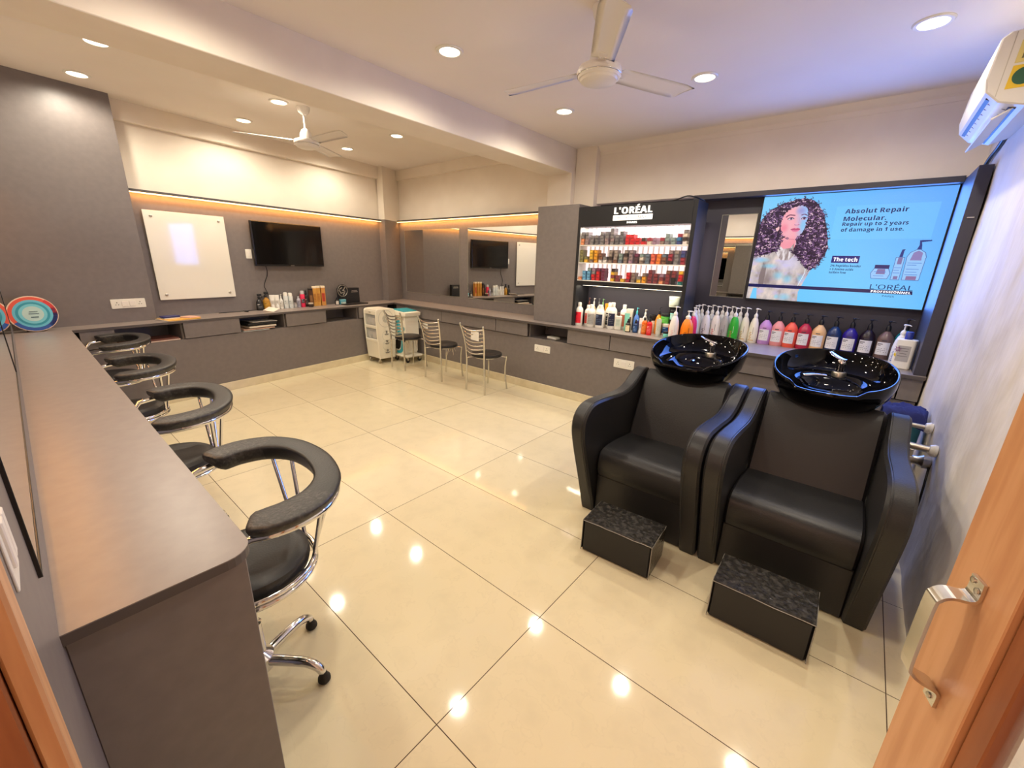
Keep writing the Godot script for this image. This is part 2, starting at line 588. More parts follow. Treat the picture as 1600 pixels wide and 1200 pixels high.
func led_run(called: String, label: String, xf: Transform3D, length: float) -> void:     # ledge with a warm strip under its front; local z along, x out of the wall
	var s := nst()
	bx(s, 0.0, 0.055, 0.012, 0.036, 0.0, length, 0.002)
	var t := thing(called, label, "light strip")
	t.transform = xf
	obj("ledge", s, M.laminate_edge, t)
	s = nst()
	bx(s, 0.040, 0.052, 0.002, 0.012, 0.0, length)
	obj("led_strip", s, M.led, t)
	var p := xf * Vector3(0.046, -0.004, length / 2)
	area(p, (xf.basis * Vector3(-0.45, -1.0, 0)).normalized(), Vector2(length * 0.98, 0.012), Color(1.0, 0.66, 0.30), LED_E * length, (xf.basis * Vector3(1, -0.45, 0)).normalized())

func build_counters() -> void:
	var up := Transform3D(Basis(Vector3(1, 0, 0), Vector3(0, 0, -1), Vector3(0, 1, 0)), Vector3.ZERO)
	var a := w1(0.02, 0, 0.0434)
	var b := w1(0.02, 0, 3.783)
	var c := w1(-0.42, 0, 4.12)
	var d := w1(-0.42, 0, -0.47)
	var o := [Vector2(4.868, 3.31), Vector2(a.x, 3.31), Vector2(b.x, -0.388)]
	for k in 7:
		var t := PI / 2 * k / 6.0
		o.append(Vector2(3.36 + 0.06 * sin(t), -0.448 + 0.06 * cos(t)))
	o += [Vector2(3.42, -0.7165), Vector2(c.x, -0.7165), Vector2(d.x, 3.80), Vector2(1.60, 3.80), Vector2(1.60, 3.984), Vector2(4.868, 3.984)]
	var s := nst()
	prism(s, pv2(o), H - 0.0025, H, up)
	var t := thing("worktop", "continuous grey laminate worktop running along three walls of the salon", "worktop")
	obj("top", s, M.worktop, t)
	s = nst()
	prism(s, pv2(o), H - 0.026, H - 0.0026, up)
	obj("shaded_core", s, M.laminate_edge, t)  # shade on the worktop's edge, put into a darker colour
	# left run: lower panel, drawers, open niches
	s = nst()
	bx(s, -0.38, -0.012, 0.098, 0.655, -0.3, 4.0, 0.002, W1)
	t = thing("counter_cabinet", "grey lower panel of the counter along the left wall, above the skirting", "counter")
	obj("panel", s, M.laminate, t)
	s = nst()
	bx(s, -0.40, -0.36, 0.65, 0.829, -0.3, 3.72, 0.0, W1)
	for z in [0.735, 1.283, 1.851, 2.398, 2.957, 3.50]:
		bx(s, -0.37, -0.03, 0.655, 0.829, z - 0.009, z + 0.009, 0.0, W1)
	obj("niche_lining", s, M.laminate, t)
	var dn := [[0.18, 0.735, "far end of the left counter, nearest the corner"], [1.285, 1.85, "left counter below the television and the hair products"], [2.40, 2.955, "left counter below the glass board"], [3.50, 3.74, "left counter's near end, behind the farthest swivel chair"]]
	for v in dn:
		drawer(v[0], v[1], v[2], W1, true)
	# back run
	s = nst()
	bx(s, -1.42, 4.86, 0.098, 0.655, -3.75, -3.362, 0.002)
	t = thing("counter_cabinet", "grey lower panel of the counter along the back wall, with the white sockets", "counter")
	obj("panel", s, M.laminate, t)
	s = nst()
	bx(s, -1.4, 4.86, 0.65, 0.829, -3.75, -3.70)
	for x in [1.347, 1.910]:
		bx(s, x - 0.009, x + 0.009, 0.655, 0.829, -3.72, -3.38)
	obj("niche_lining", s, M.laminate, t)
	var bk := Transform3D(Basis(Vector3(0, 0, 1), Vector3(0, 1, 0), Vector3(-1, 0, 0)), Vector3(0, 0, -3.35))
	for v in [[-1.385, -0.275, "back counter behind the trolleys and the first steel chair"], [-0.268, 0.806, "back counter behind the middle steel chair"], [0.813, 1.337, "back counter beside the open niche, its left neighbour"], [1.92, 2.452, "back counter below the bleach bottles, right of the open niche"], [2.458, 2.995, "back counter below the tint display, left of the first basin"], [3.0, 3.545, "back counter hidden behind the left wash basin"], [3.55, 4.095, "back counter between the two wash basins"], [4.1, 4.742, "back counter behind the right wash basin"], [4.748, 4.865, "back counter's narrow right end by the rough wall"]]:
		drawer(-v[1], -v[0], v[2], bk, false)
	# front run: end panel and apron
	s = nst()
	bx(s, 3.366, 3.392, 0.0, 0.829, 0.404, 0.7165, 0.002)
	t = thing("counter_cabinet", "grey end panel and apron of the long styling counter nearest the doorway", "counter")
	obj("end_panel", s, M.laminate, t)
	s = nst()
	bx(s, -0.82, 3.366, 0.69, 0.829, 0.404, 0.424, 0.002)
	obj("apron", s, M.laminate, t)
	s = nst()
	bx(s, -0.82, 3.366, 0.0, 0.69, 0.69, 0.7165)
	obj("back_panel", s, M.laminate, t)

func drawer(p0: float, p1: float, place: String, xf: Transform3D, zrun: bool) -> void:
	var t := thing("drawer", "flat grey drawer in the %s" % place, "drawer", Vector3.ZERO, 0.0, "handleless drawers under the worktop")
	t.transform = xf
	var s := nst()
	bx(s, -0.008, 0.012, 0.664, 0.8285, p0 + 0.0015, p1 - 0.0015, 0.0012)
	obj("front", s, M.laminate, t)
	s = nst()
	bx(s, -0.34, -0.008, 0.668, 0.82, p0 + 0.012, p1 - 0.012)
	obj("drawer_box", s, M.laminate_edge, t)

func mirror(called: String, label: String, w: float, h: float, xf: Transform3D, dark := false) -> void:      # local x, y in its plane, z towards the room
	var t := thing(called, label, "mirror")
	t.transform = xf
	var s := nst()
	bx(s, -w / 2, w / 2, -h / 2, h / 2, 0.0, 0.004)
	obj("glass", s, M.mirror, t)
	s = nst()
	var e := 0.006
	for k in [[-w / 2 - e, -w / 2, -h / 2 - e, h / 2 + e], [w / 2, w / 2 + e, -h / 2 - e, h / 2 + e], [-w / 2, w / 2, -h / 2 - e, -h / 2], [-w / 2, w / 2, h / 2, h / 2 + e]]:
		bx(s, k[0], k[1], k[2], k[3], -0.001, 0.006, 0.001)
	obj("edge", s, M.black_plastic if dark else M.mirror_edge, t)

func switch_plate(label: String, w: float, h: float, xf: Transform3D, kinds: Array, thick := 0.009) -> void:     # kinds: s switch, p socket
	var t := thing("socket_plate", label, "socket")
	t.transform = xf
	var s := nst()
	var up := Transform3D()
	prism(s, rect_round(w, h, 0.006), 0.0, thick, up, min(0.002, thick * 0.3))
	obj("plate", s, M.white_plastic, t)
	var n := kinds.size()
	var step := (w - 0.03) / n
	for i in n:
		var x := -w / 2 + 0.015 + step * (i + 0.5)
		var q := nst()
		if kinds[i] == "s":
			box(q, Vector3(x, 0, thick + 0.001), Vector3(step * 0.82, h * 0.56, 0.006), 0.0015)
			obj("switch", q, M.white_paint, t)
		else:
			for v in [[0, 0.013, 0.0045], [-0.010, -0.008, 0.0035], [0.010, -0.008, 0.0035]]:
				lathe(q, [Vector2(v[2], 0.0), Vector2(v[2], 0.0012), Vector2(0.0, 0.0012)], 10, Transform3D(Basis(Vector3(1, 0, 0), Vector3(0, 0, 1), Vector3(0, -1, 0)), Vector3(x + v[0], v[1], thick)))
			obj("socket_hole", q, M.ink, t)

func face_z(x: float, y: float, z: float) -> Transform3D: return Transform3D(Basis(), Vector3(x, y, z))
func face_w1(d: float, y: float, t: float) -> Transform3D: return Transform3D(W1.basis * Basis(Vector3(0, 0, -1), Vector3(0, 1, 0), Vector3(1, 0, 0)), w1(d, y, t))

func build_wall_things() -> void:
	mirror("wall_mirror", "square frameless mirror on the back wall nearest the corner column", 1.345, 1.0, face_z(-1.04, 1.495, ZB))
	mirror("wall_mirror", "wider frameless mirror on the back wall beside the tall grey cupboard, reflecting the television", 1.26, 1.0, face_z(0.448, 1.495, ZB))
	mirror("wall_mirror", "narrow upright mirror between the tint display and the blue lit poster", 0.303, 0.768, face_z(3.357, 1.65, -3.985))
	var turn := Basis(Vector3(-1, 0, 0), Vector3(0, 1, 0), Vector3(0, 0, -1))
	mirror("wall_mirror", "black edged mirror above the long styling counter, nearest the doorway", 1.93, 1.02, Transform3D(turn, Vector3(2.44, 1.495, 0.7165)), true)
	mirror("wall_mirror", "black edged mirror above the long styling counter, farther from the doorway", 1.93, 1.02, Transform3D(turn, Vector3(0.49, 1.495, 0.7165)), true)
	led_run("led_ledge", "warm glowing light strip under a ledge along the left wall, above the television", W1 * Transform3D(Basis(), Vector3(-0.40, 2.098, -0.12)), 3.19)
	led_run("led_ledge", "warm glowing light strip under a ledge along the back wall, above the mirrors", Transform3D(Basis(Vector3(0, 0, 1), Vector3(0, 1, 0), Vector3(-1, 0, 0)), Vector3(1.33, 2.116, ZB)), 3.18)
	led_run("led_ledge", "warm glowing light strip on the wall over the styling counter, seen in the narrow mirror", Transform3D(Basis(Vector3(0, 0, -1), Vector3(0, 1, 0), Vector3(1, 0, 0)), Vector3(-0.9, 2.10, 0.7165)), 4.6)
	# glass writing board
	var t := thing("glass_board", "square white glass writing board held by four studs on the left wall", "board")
	t.transform = face_w1(-0.40, 1.495, 2.595)
	var s := nst()
	box(s, Vector3(0, 0, 0.026), Vector3(0.755, 0.91, 0.006), 0.0015)
	obj("board", s, M.glass_board, t)
	for x in [-0.315, 0.315]:
		for y in [-0.40, 0.40]:
			var q := nst()
			lathe(q, [Vector2(0.009, 0.0), Vector2(0.009, 0.029), Vector2(0.014, 0.029), Vector2(0.014, 0.034), Vector2(0.011, 0.036), Vector2(0.0, 0.036)], 14, Transform3D(Basis(Vector3(1, 0, 0), Vector3(0, 0, 1), Vector3(0, -1, 0)), Vector3(x, y, 0)))
			obj("stud", q, M.brushed, t)
	# television
	t = thing("television", "black flat screen television hanging on the left wall", "television")
	t.transform = face_w1(-0.40, 1.672, 1.47)
	s = nst()
	box(s, Vector3(0, 0, 0.045), Vector3(0.95, 0.54, 0.04), 0.006)
	box(s, Vector3(0, -0.03, 0.015), Vector3(0.34, 0.24, 0.05), 0.0)
	obj("casing", s, M.black_plastic, t)
	s = nst()
	box(s, Vector3(0, 0.005, 0.0645), Vector3(0.926, 0.508, 0.004), 0.001)
	obj("screen", s, M.screen_glass, t)
	s = nst()
	box(s, Vector3(0, -0.262, 0.066), Vector3(0.05, 0.006, 0.002))
	obj("badge", s, M.brushed, t)
	# its cable
	s = nst()
	var cp := []
	for v in [[1.80, 1.42], [1.79, 1.30], [1.85, 1.16], [1.83, 1.06], [1.94, 0.985], [1.87, 0.90], [1.89, 0.866], [2.0, 0.861], [2.2, 0.861], [2.45, 0.860]]:
		cp.append(w1(-0.392 + (0.0 if v[1] > 0.88 else 0.05), v[0] * 0 + v[1], v[0]))
	tube(s, curve(cp, 5), 0.004, 6)
	t = thing("power_cable", "thin black cable hanging from the television down to the worktop", "cable")
	obj("cable", s, M.black_plastic, t)
	s = nst()
	lathe(s, [Vector2(0.03, 0.0), Vector2(0.03, 0.012), Vector2(0.0, 0.014)], 12, Transform3D(Basis(), w1(-0.30, H, 2.16)), 1.6, 0.7)
	obj("inline_switch", s, M.black_plastic, t)
	switch_plate("small white wall socket half hidden at the left edge of the television", 0.07, 0.11, face_w1(-0.40, 1.545, 1.985), ["s"])
	switch_plate("long white switch and socket plate on the tall grey pier above the left counter", 0.268, 0.09, face_w1(-0.245, 1.036, 3.28), ["p", "s", "s", "p"])
	switch_plate("white socket plate under the open niche of the back counter", 0.232, 0.085, face_z(1.565, 0.537, -3.362), ["p", "s", "p"])
	switch_plate("white socket plate beside the left wash chair's armrest", 0.228, 0.094, face_z(2.63, 0.537, -3.362), ["p", "s", "p"])
	switch_plate("white socket plate partly behind the middle steel chair's back", 0.228, 0.09, face_z(-0.735, 0.545, -3.362), ["p", "s", "p"])
	switch_plate("white socket plate on the wall between the black edged mirror and the doorway", 0.09, 0.12, Transform3D(turn, Vector3(3.640, 1.18, 0.7165)), ["s", "s"], 0.003)

func build_gable() -> void:
	var s := nst()
	bx(s, 4.800, 4.866, H, 2.19, -3.984, -3.335, 0.002)
	var t := thing("gable_panel", "dark upright end panel between the blue poster and the rough wall", "panel")
	obj("panel", s, M.charcoal, t)
	s = nst()
	bx(s, 4.818, 4.85, 1.885, 1.893, -3.335, -3.328, 0.001)
	obj("badge", s, M.brushed, t)

func build_door() -> void:
	var s := nst()
	# frame strip on the room side and its reveal
	bx(s, 3.860, 3.908, -0.0, 2.16, 0.700, 0.7175, 0.003)
	bx(s, 3.908, 4.66, 2.10, 2.16, 0.700, 0.7175, 0.003)
	var f := struct("door_1", s, M.wood, "wooden frame of the doorway at the lower left edge")
	s = nst()
	bx(s, 3.862, 3.912, 0.0, 2.12, 0.7185, 0.95, 0.002)
	obj("reveal", s, M.wood_dark, f)
	# leaf, opened into the room: local z runs from its free edge to the hinge, its near face looks along -x
	s = nst()
	for v in [[0.0, 2.1, 0.0, 0.112], [0.0, 2.1, 0.70, 0.80]]:
		bx(s, 0.0, 0.034, v[0] + 0.004, v[1], v[2], v[3], 0.0015)
	for v in [[0.0, 0.22], [1.92, 2.1]]:
		bx(s, 0.0, 0.034, v[0] + 0.004, v[1], 0.112, 0.70, 0.0015)
	var leaf := Transform3D(Basis(Vector3.UP, deg_to_rad(17.0)), Vector3(4.600, 0, -0.13))
	var d := struct("door_2", s, M.wood, "open wooden glazed door leaf at the right edge, with a metal pull handle", self, leaf)
	s = nst()
	for v in [[0.22, 1.92, 0.1145, 0.146], [0.22, 1.92, 0.666, 0.698]]:
		bx(s, 0.006, 0.030, v[0], v[1], v[2], v[3], 0.002)
	for v in [[0.22, 0.25], [1.89, 1.92]]:
		bx(s, 0.006, 0.030, v[0], v[1], 0.146, 0.666, 0.002)
	obj("glazing_bead", s, M.wood_dark, d)
	s = nst()
	bx(s, 0.016, 0.022, 0.24, 1.90, 0.14, 0.67)
	obj("pane", s, M.door_glass, d)
	s = nst()
	var hz := 0.0555
	# flat pull bent from a strip: foot, arm, grip, arm, foot
	var path := curve([Vector2(0.0, 0.100), Vector2(0.0, 0.078), Vector2(-0.006, 0.071), Vector2(-0.024, 0.070), Vector2(-0.034, 0.062), Vector2(-0.037, 0.046), Vector2(-0.037, -0.048), Vector2(-0.032, -0.064), Vector2(-0.020, -0.073), Vector2(-0.007, -0.078), Vector2(0.0, -0.085), Vector2(0.0, -0.106)], 5)
	var rings := []
	for i in path.size():
		var p: Vector2 = path[i]
		var t2: Vector2 = (path[min(i + 1, path.size() - 1)] - path[max(i - 1, 0)]).normalized()
		var nn := Vector2(-t2.y, t2.x) * 0.0020
		var ring := []
		for e in [[-1, -1], [1, -1], [1, 1], [-1, 1]]:
			var q: Vector2 = p + nn * e[1]
			ring.append(Vector3(-0.0025 + q.x, 1.072 + q.y, hz + e[0] * 0.0125))
		rings.append(ring)
	loft(s, rings, false, true, -1)
	var hd := obj("handle", s, M.steel, d)
	for v in [[0.094, -0.006], [0.086, 0.006], [-0.098, 0.0]]:
		var q := nst()
		lathe(q, [Vector2(0.0042, 0.0), Vector2(0.0040, 0.0018), Vector2(0.0, 0.0026)], 10, Transform3D(Basis(Vector3(0, 1, 0), Vector3(-1, 0, 0), Vector3(0, 0, 1)), Vector3(-0.0045, 1.072 + v[0], hz + v[1])))
		obj("screw", q, M.brushed, hd)

# ------------------------------------------------------------------ wash chairs
const SIDE := Basis(Vector3(0, 0, 1), Vector3(0, 1, 0), Vector3(-1, 0, 0))     # an outline in (z, y) drawn out along -x

func rim_y(c: float, sn: float) -> float:      # height of the basin's edge; sn = 1 at the neck
	var y := 1.012 - 0.052 * sn
	var f: float = clamp((sn - 0.86) / 0.07, 0.0, 1.0)
	f = f * f * (3 - 2 * f)
	return y - 0.024 * f + 0.014 * (1.0 - abs(sn)) * abs(c)

func basin_ring(sc: float, y: float, follow: float, n := 80, shift := 0.0, tilt := 0.0) -> Array:
	var ring := []
	for k in n:
		var t := TAU * k / n
		var c := cos(t)
		var sn := sin(t)
		var px: float = sign(c) * pow(abs(c), 0.80) * 0.288 * sc
		var pz: float = sign(sn) * pow(abs(sn), 0.86) * 0.345 * sc + shift
		ring.append(Vector3(px, lerp(y - tilt * sn, rim_y(c, sn) + y - 1.0, follow), -0.80 + pz))
	return ring

func wash_chair(cx: float, label: String, lever: float, spray_at: Vector3, spray_turn: float) -> void:
	var t := thing("wash_chair", label, "salon chair", Vector3(cx, 0, -1.5))
	var prof := pv2(curve([Vector2(0.0, 0.002), Vector2(0.045, 0.14), Vector2(0.095, 0.28), Vector2(0.168, 0.48), Vector2(0.202, 0.60), Vector2(0.196, 0.68), Vector2(0.15, 0.738), Vector2(0.07, 0.764), Vector2(-0.10, 0.757), Vector2(-0.30, 0.742), Vector2(-0.44, 0.765), Vector2(-0.54, 0.815), Vector2(-0.61, 0.845), Vector2(-0.67, 0.848)], 4) + [Vector2(-0.70, 0.83), Vector2(-0.71, 0.78), Vector2(-0.72, 0.002)])
	for e in [-1.0, 1.0]:
		var s := nst()
		var x0: float = 0.273 if e > 0 else -0.363
		prism(s, prof, -x0 - 0.09, -x0, Transform3D(SIDE, Vector3.ZERO), 0.011, true)
		var arm := obj("armrest", s, M.leather, t)
		s = nst()
		var sp := []
		for i in range(4, 54, 2):
			var p: Vector2 = prof[i]
			var nn: Vector2 = (prof[i + 1] - prof[i - 1]).normalized()
			p += Vector2(nn.y, -nn.x) * (0.0015 if nn.x < 0.0 or nn.y > 0.0 else -0.0015)
			sp.append(Vector3(e * 0.291, p.y, p.x))
		tube(s, sp, 0.0016, 5)
		obj("seam", s, M.leather, arm)
	var s := nst()
	prism(s, pv2(curve([Vector2(-0.005, 0.272), Vector2(0.014, 0.32), Vector2(0.014, 0.39), Vector2(-0.008, 0.430), Vector2(-0.06, 0.449), Vector2(-0.18, 0.450), Vector2(-0.34, 0.437), Vector2(-0.47, 0.425)], 4) + [Vector2(-0.47, 0.272)]), -0.270, 0.270, Transform3D(SIDE, Vector3.ZERO), 0.012, true)
	obj("seat", s, M.leather, t)
	s = nst()
	bx(s, -0.272, 0.272, 0.004, 0.268, -0.68, -0.012, 0.006)
	obj("base", s, M.leather, t)
	s = nst()
	prism(s, pv2(curve([Vector2(-0.405, 0.405), Vector2(-0.43, 0.47), Vector2(-0.50, 0.64), Vector2(-0.575, 0.80), Vector2(-0.615, 0.845), Vector2(-0.65, 0.85), Vector2(-0.68, 0.82)], 4) + [Vector2(-0.58, 0.405)]), -0.268, 0.268, Transform3D(SIDE, Vector3.ZERO), 0.014, true)
	obj("backrest", s, M.leather, t)
	s = nst()
	bx(s, -0.15, 0.15, 0.0, 0.82, -1.06, -0.74, 0.01)
	bx(s, -0.20, 0.20, 0.30, 0.60, -0.76, -0.66, 0.01)
	obj("pedestal", s, M.black_plastic, t)
	# basin: outside up to the edge, over it and down inside
	var rings := [basin_ring(0.42, 0.795, 0.0), basin_ring(0.62, 0.80, 0.0), basin_ring(0.82, 0.845, 0.0), basin_ring(0.94, 0.90, 0.05), basin_ring(0.995, 0.955, 0.6), basin_ring(1.0, 0.990, 1.0), basin_ring(0.992, 0.999, 1.0), basin_ring(0.968, 1.001, 1.0), basin_ring(0.955, 0.993, 1.0), basin_ring(0.935, 0.965, 0.8, 80, 0.0, 0.03), basin_ring(0.86, 0.935, 0.0, 80, 0.0, 0.025), basin_ring(0.74, 0.918, 0.0, 80, 0.012, 0.02), basin_ring(0.61, 0.912, 0.0, 80, 0.045, 0.012), basin_ring(0.56, 0.900, 0.0, 80, 0.05), basin_ring(0.46, 0.868, 0.0, 80, 0.05), basin_ring(0.25, 0.853, 0.0, 80, 0.05), basin_ring(0.06, 0.850, 0.0, 80, 0.05)]
	s = nst()
	loft(s, rings)
	var b := obj("basin", s, M.ceramic, t)
	s = nst()
	lathe(s, [Vector2(0.026, 0.0), Vector2(0.026, 0.004), Vector2(0.018, 0.006), Vector2(0.0, 0.004)], 16, Transform3D(Basis(), Vector3(0, 0.851, -0.75)))
	obj("drain", s, M.chrome, b)
	# mixer tap on the rear ledge
	var f := Node3D.new()
	f.name = "tap"
	f.position = Vector3(0.03, 0.945, -1.005)
	t.add_child(f, true)
	s = nst()
	lathe(s, [Vector2(0.0, -0.02), Vector2(0.036, -0.02), Vector2(0.036, 0.006), Vector2(0.033, 0.011), Vector2(0.022, 0.013)], 24)
	obj("tap_flange", s, M.brushed, f)
	s = nst()
	lathe(s, [Vector2(0.022, 0.010), Vector2(0.021, 0.04), Vector2(0.024, 0.055), Vector2(0.024, 0.078), Vector2(0.018, 0.088), Vector2(0.0, 0.090)], 20)
	obj("tap_body", s, M.chrome, f)
	s = nst()
	var lv := []
	for k in 10:
		var u := k / 9.0
		var wd: float = 0.016 + 0.010 * sin(u * PI) - 0.004 * u
		var ring := []
		for m in 10:
			var a := TAU * m / 10
			ring.append(Vector3(-0.030 + u * 0.115, 0.086 + 0.030 * u * u + sin(a) * 0.007 * (1.0 - 0.6 * u), cos(a) * wd))
		lv.append(ring)
	loft(s, lv)
	obj("lever", s, M.chrome, f, Transform3D(Basis(Vector3.UP, lever), Vector3.ZERO))
	# hand shower lying in the basin
	s = nst()
	var sh := []
	for k in 9:
		var u := k / 8.0
		var ring := []
		for m in 10:
			var a := TAU * m / 10
			var wd: float = 0.010 + (0.010 * smoothstep(0.45, 0.8, u)) - (0.006 if k == 8 else 0.0)
			ring.append(Vector3(cos(a) * wd, sin(a) * 0.009 + 0.02 * u * (1 - u), u * 0.135 - 0.06))
		sh.append(ring)
	loft(s, sh)
	obj("hand_shower", s, M.chrome, t, Transform3D(Basis(Vector3.UP, spray_turn), spray_at))

func footrest(at: Vector3, turn: float, label: String) -> void:
	var t := thing("footrest", label, "footrest", at, turn, "")
	var s := nst()
	box(s, Vector3(0, 0.098, 0), Vector3(0.375, 0.192, 0.225), 0.008)
	obj("body", s, M.black_board, t)
	s = nst()
	box(s, Vector3(0, 0.197, 0), Vector3(0.379, 0.007, 0.229), 0.003)
	obj("film_top", s, M.wrap, t)
	for e in [-1.0, 1.0]:
		s = nst()
		box(s, Vector3(e * 0.1895, 0.1035, 0), Vector3(0.003, 0.183, 0.224))
		obj("film_side", s, M.wrap, t)
	s = nst()
	var c := [Vector3(-0.19, 0.195, 0.115), Vector3(0.19, 0.195, 0.115), Vector3(0.19, 0.195, -0.115), Vector3(-0.19, 0.195, -0.115)]
	for k in 4:
		var a: Vector3 = c[k]
		var b: Vector3 = c[(k + 1) % 4]
		var pts := []
		for i in 9:
			pts.append(a.lerp(b, i / 8.0) + Vector3(rng.randf_range(-1, 1), rng.randf_range(-1.5, 0.6), rng.randf_range(-1, 1)) * 0.0016)
		tube(s, pts, 0.0022, 5)
	for k in 2:
		var a: Vector3 = c[k]
		tube(s, [a, a * Vector3(1.0, 0.5, 1.0) + Vector3(0.001, 0, 0.001), a * Vector3(1.005, 0.02, 1.005)], 0.002, 5)
	obj("film_edge", s, mat("film_edge", Color8(150, 146, 138), 0.25), t)

# ------------------------------------------------------------------ swivel chairs
func swivel_chair() -> Node3D:                 # faces +z; origin on the floor under the seat
	var t := thing("swivel_chair", "", "swivel chair", Vector3.ZERO, 0.0, "swivel chairs along the styling counter")
	# curved pad: centre line, half width and half height, sloping ends
	var line := curve([Vector3(-0.278, 0.778, 0.030), Vector3(-0.298, 0.781, -0.02), Vector3(-0.300, 0.784, -0.09), Vector3(-0.265, 0.786, -0.175), Vector3(-0.165, 0.787, -0.246), Vector3(0.0, 0.788, -0.272), Vector3(0.165, 0.787, -0.246), Vector3(0.265, 0.786, -0.175), Vector3(0.300, 0.784, -0.09), Vector3(0.298, 0.781, -0.02), Vector3(0.278, 0.778, 0.030)], 4)
	var f := frames(line)
	for part in 3:
		var i0: int = [0, 12, 28][part]
		var i1: int = [12, 28, 40][part]
		var rings := []
		for i in range(i0, i1 + 1):
			var u: float = abs(float(i) / 40.0 - 0.5) * 2.0      # 0 at the back, 1 at the ends
			var hw: float = lerp(0.043, 0.062, smoothstep(0.1, 0.6, u)) - 0.012 * smoothstep(0.8, 1.0, u)
			var top := 0.014
			var bot: float = lerp(0.070, 0.075, u)
			bot *= 1.0 - 0.45 * smoothstep(0.82, 1.0, u)
			var endk: float = 1.0 if (i > 0 and i < 40) else 0.72
			var ring := []
			for k in 16:
				var a := TAU * k / 16
				var cx: float = sign(cos(a)) * pow(abs(cos(a)), 0.55) * hw * endk
				var sy: float = sin(a)
				var yy: float = (pow(sy, 0.6) * top if sy > 0 else -pow(-sy, 0.7) * bot) * endk
				var side := Vector3(f[i][0].x, 0, f[i][0].z).normalized()
				if yy < 0.0: yy *= lerp(0.42, 1.0, clamp(cx / hw * 0.5 + 0.5, 0.0, 1.0))
				ring.append(line[i] + side * cx * lerp(1.0, 0.80, clamp(-yy / 0.05, 0.0, 1.0)) + Vector3.UP * yy)
			rings.append(ring)
		var s := nst()
		loft(s, rings)
		obj("arm_pad" if part != 1 else "back_pad", s, M.worn_leather if part != 1 else M.leather, t)
	# chrome rail under the pad that bends down in front into the seat ring
	var s := nst()
	var rail := []
	for i in line.size():
		var p: Vector3 = line[i]
		rail.append(Vector3(p.x * 1.09, p.y - 0.040, p.z * 1.08 - 0.004))
	var ends := [Vector3(0.290, 0.730, 0.085), Vector3(0.275, 0.690, 0.120), Vector3(0.250, 0.62, 0.125), Vector3(0.235, 0.52, 0.10), Vector3(0.215, 0.437, 0.05)]
	for e in ends:
		rail.append(e)
		rail.push_front(e * Vector3(-1, 1, 1))
	tube(s, rail, 0.0125, 10)
	obj("rail", s, M.chrome, t)
	for e in [-1.0, 1.0]:
		for k in 2:
			s = nst()
			var top: Vector3 = [Vector3(0.200, 0.742, -0.235), Vector3(0.27, 0.742, -0.180)][k]
			var bot: Vector3 = [Vector3(0.045, 0.425, -0.205), Vector3(0.090, 0.425, -0.190)][k]
			tube(s, [top * Vector3(e, 1, 1), bot * Vector3(e, 1, 1)], 0.008, 8)
			obj("post", s, M.chrome, t)
	s = nst()
	for y in [0.418, 0.440]:
		var ring := []
		for k in 32:
			ring.append(Vector3(cos(TAU * k / 32) * 0.215, y, sin(TAU * k / 32) * 0.215))
		tube(s, ring, 0.010, 8, true)
	for k in 4:
		var a := TAU * (k + 0.5) / 4
		tube(s, [Vector3(cos(a) * 0.21, 0.42, sin(a) * 0.21), Vector3(0, 0.40, 0)], 0.009, 6)
	obj("seat_ring", s, M.chrome, t)
	s = nst()
	lathe(s, [Vector2(0.0, 0.415), Vector2(0.17, 0.415), Vector2(0.192, 0.425), Vector2(0.198, 0.45), Vector2(0.194, 0.478), Vector2(0.178, 0.490), Vector2(0.15, 0.493), Vector2(0.12, 0.488), Vector2(0.05, 0.487), Vector2(0.0, 0.487)], 36)
	obj("seat", s, M.leather, t)
	s = nst()
	lathe(s, [Vector2(0.05, 0.06), Vector2(0.05, 0.11), Vector2(0.028, 0.13), Vector2(0.028, 0.26), Vector2(0.02, 0.265), Vector2(0.02, 0.40), Vector2(0.07, 0.405), Vector2(0.07, 0.415)], 20, Transform3D(Basis(), Vector3(0.08, 0, 0.04)))
	obj("column", s, M.chrome, t)
	var c := Vector3(0.08, 0, 0.04)
	for k in 5:
		var a := deg_to_rad(-43.0 + 72.0 * k)
		var d := Vector3(cos(a), 0, sin(a))
		s = nst()
		tube(s, curve([c + d * 0.02 + Vector3.UP * 0.088, c + d * 0.10 + Vector3.UP * 0.092, c + d * 0.18 + Vector3.UP * 0.088, c + d * 0.222 + Vector3.UP * 0.068, c + d * 0.236 + Vector3.UP * 0.044], 4), [0.018, 0.019, 0.019, 0.019, 0.0185, 0.018, 0.018, 0.0175, 0.017, 0.017, 0.017, 0.0165, 0.016, 0.016, 0.016, 0.015, 0.013], 10)
		obj("leg", s, M.chrome, t)
		s = nst()
		lathe(s, [Vector2(0.0, 0.001), Vector2(0.017, 0.001), Vector2(0.023, 0.010), Vector2(0.022, 0.022), Vector2(0.014, 0.034), Vector2(0.012, 0.046), Vector2(0.0, 0.046)], 14, Transform3D(Basis(), c + d * 0.238))
		obj("glide", s, M.rubber, t)
	return t

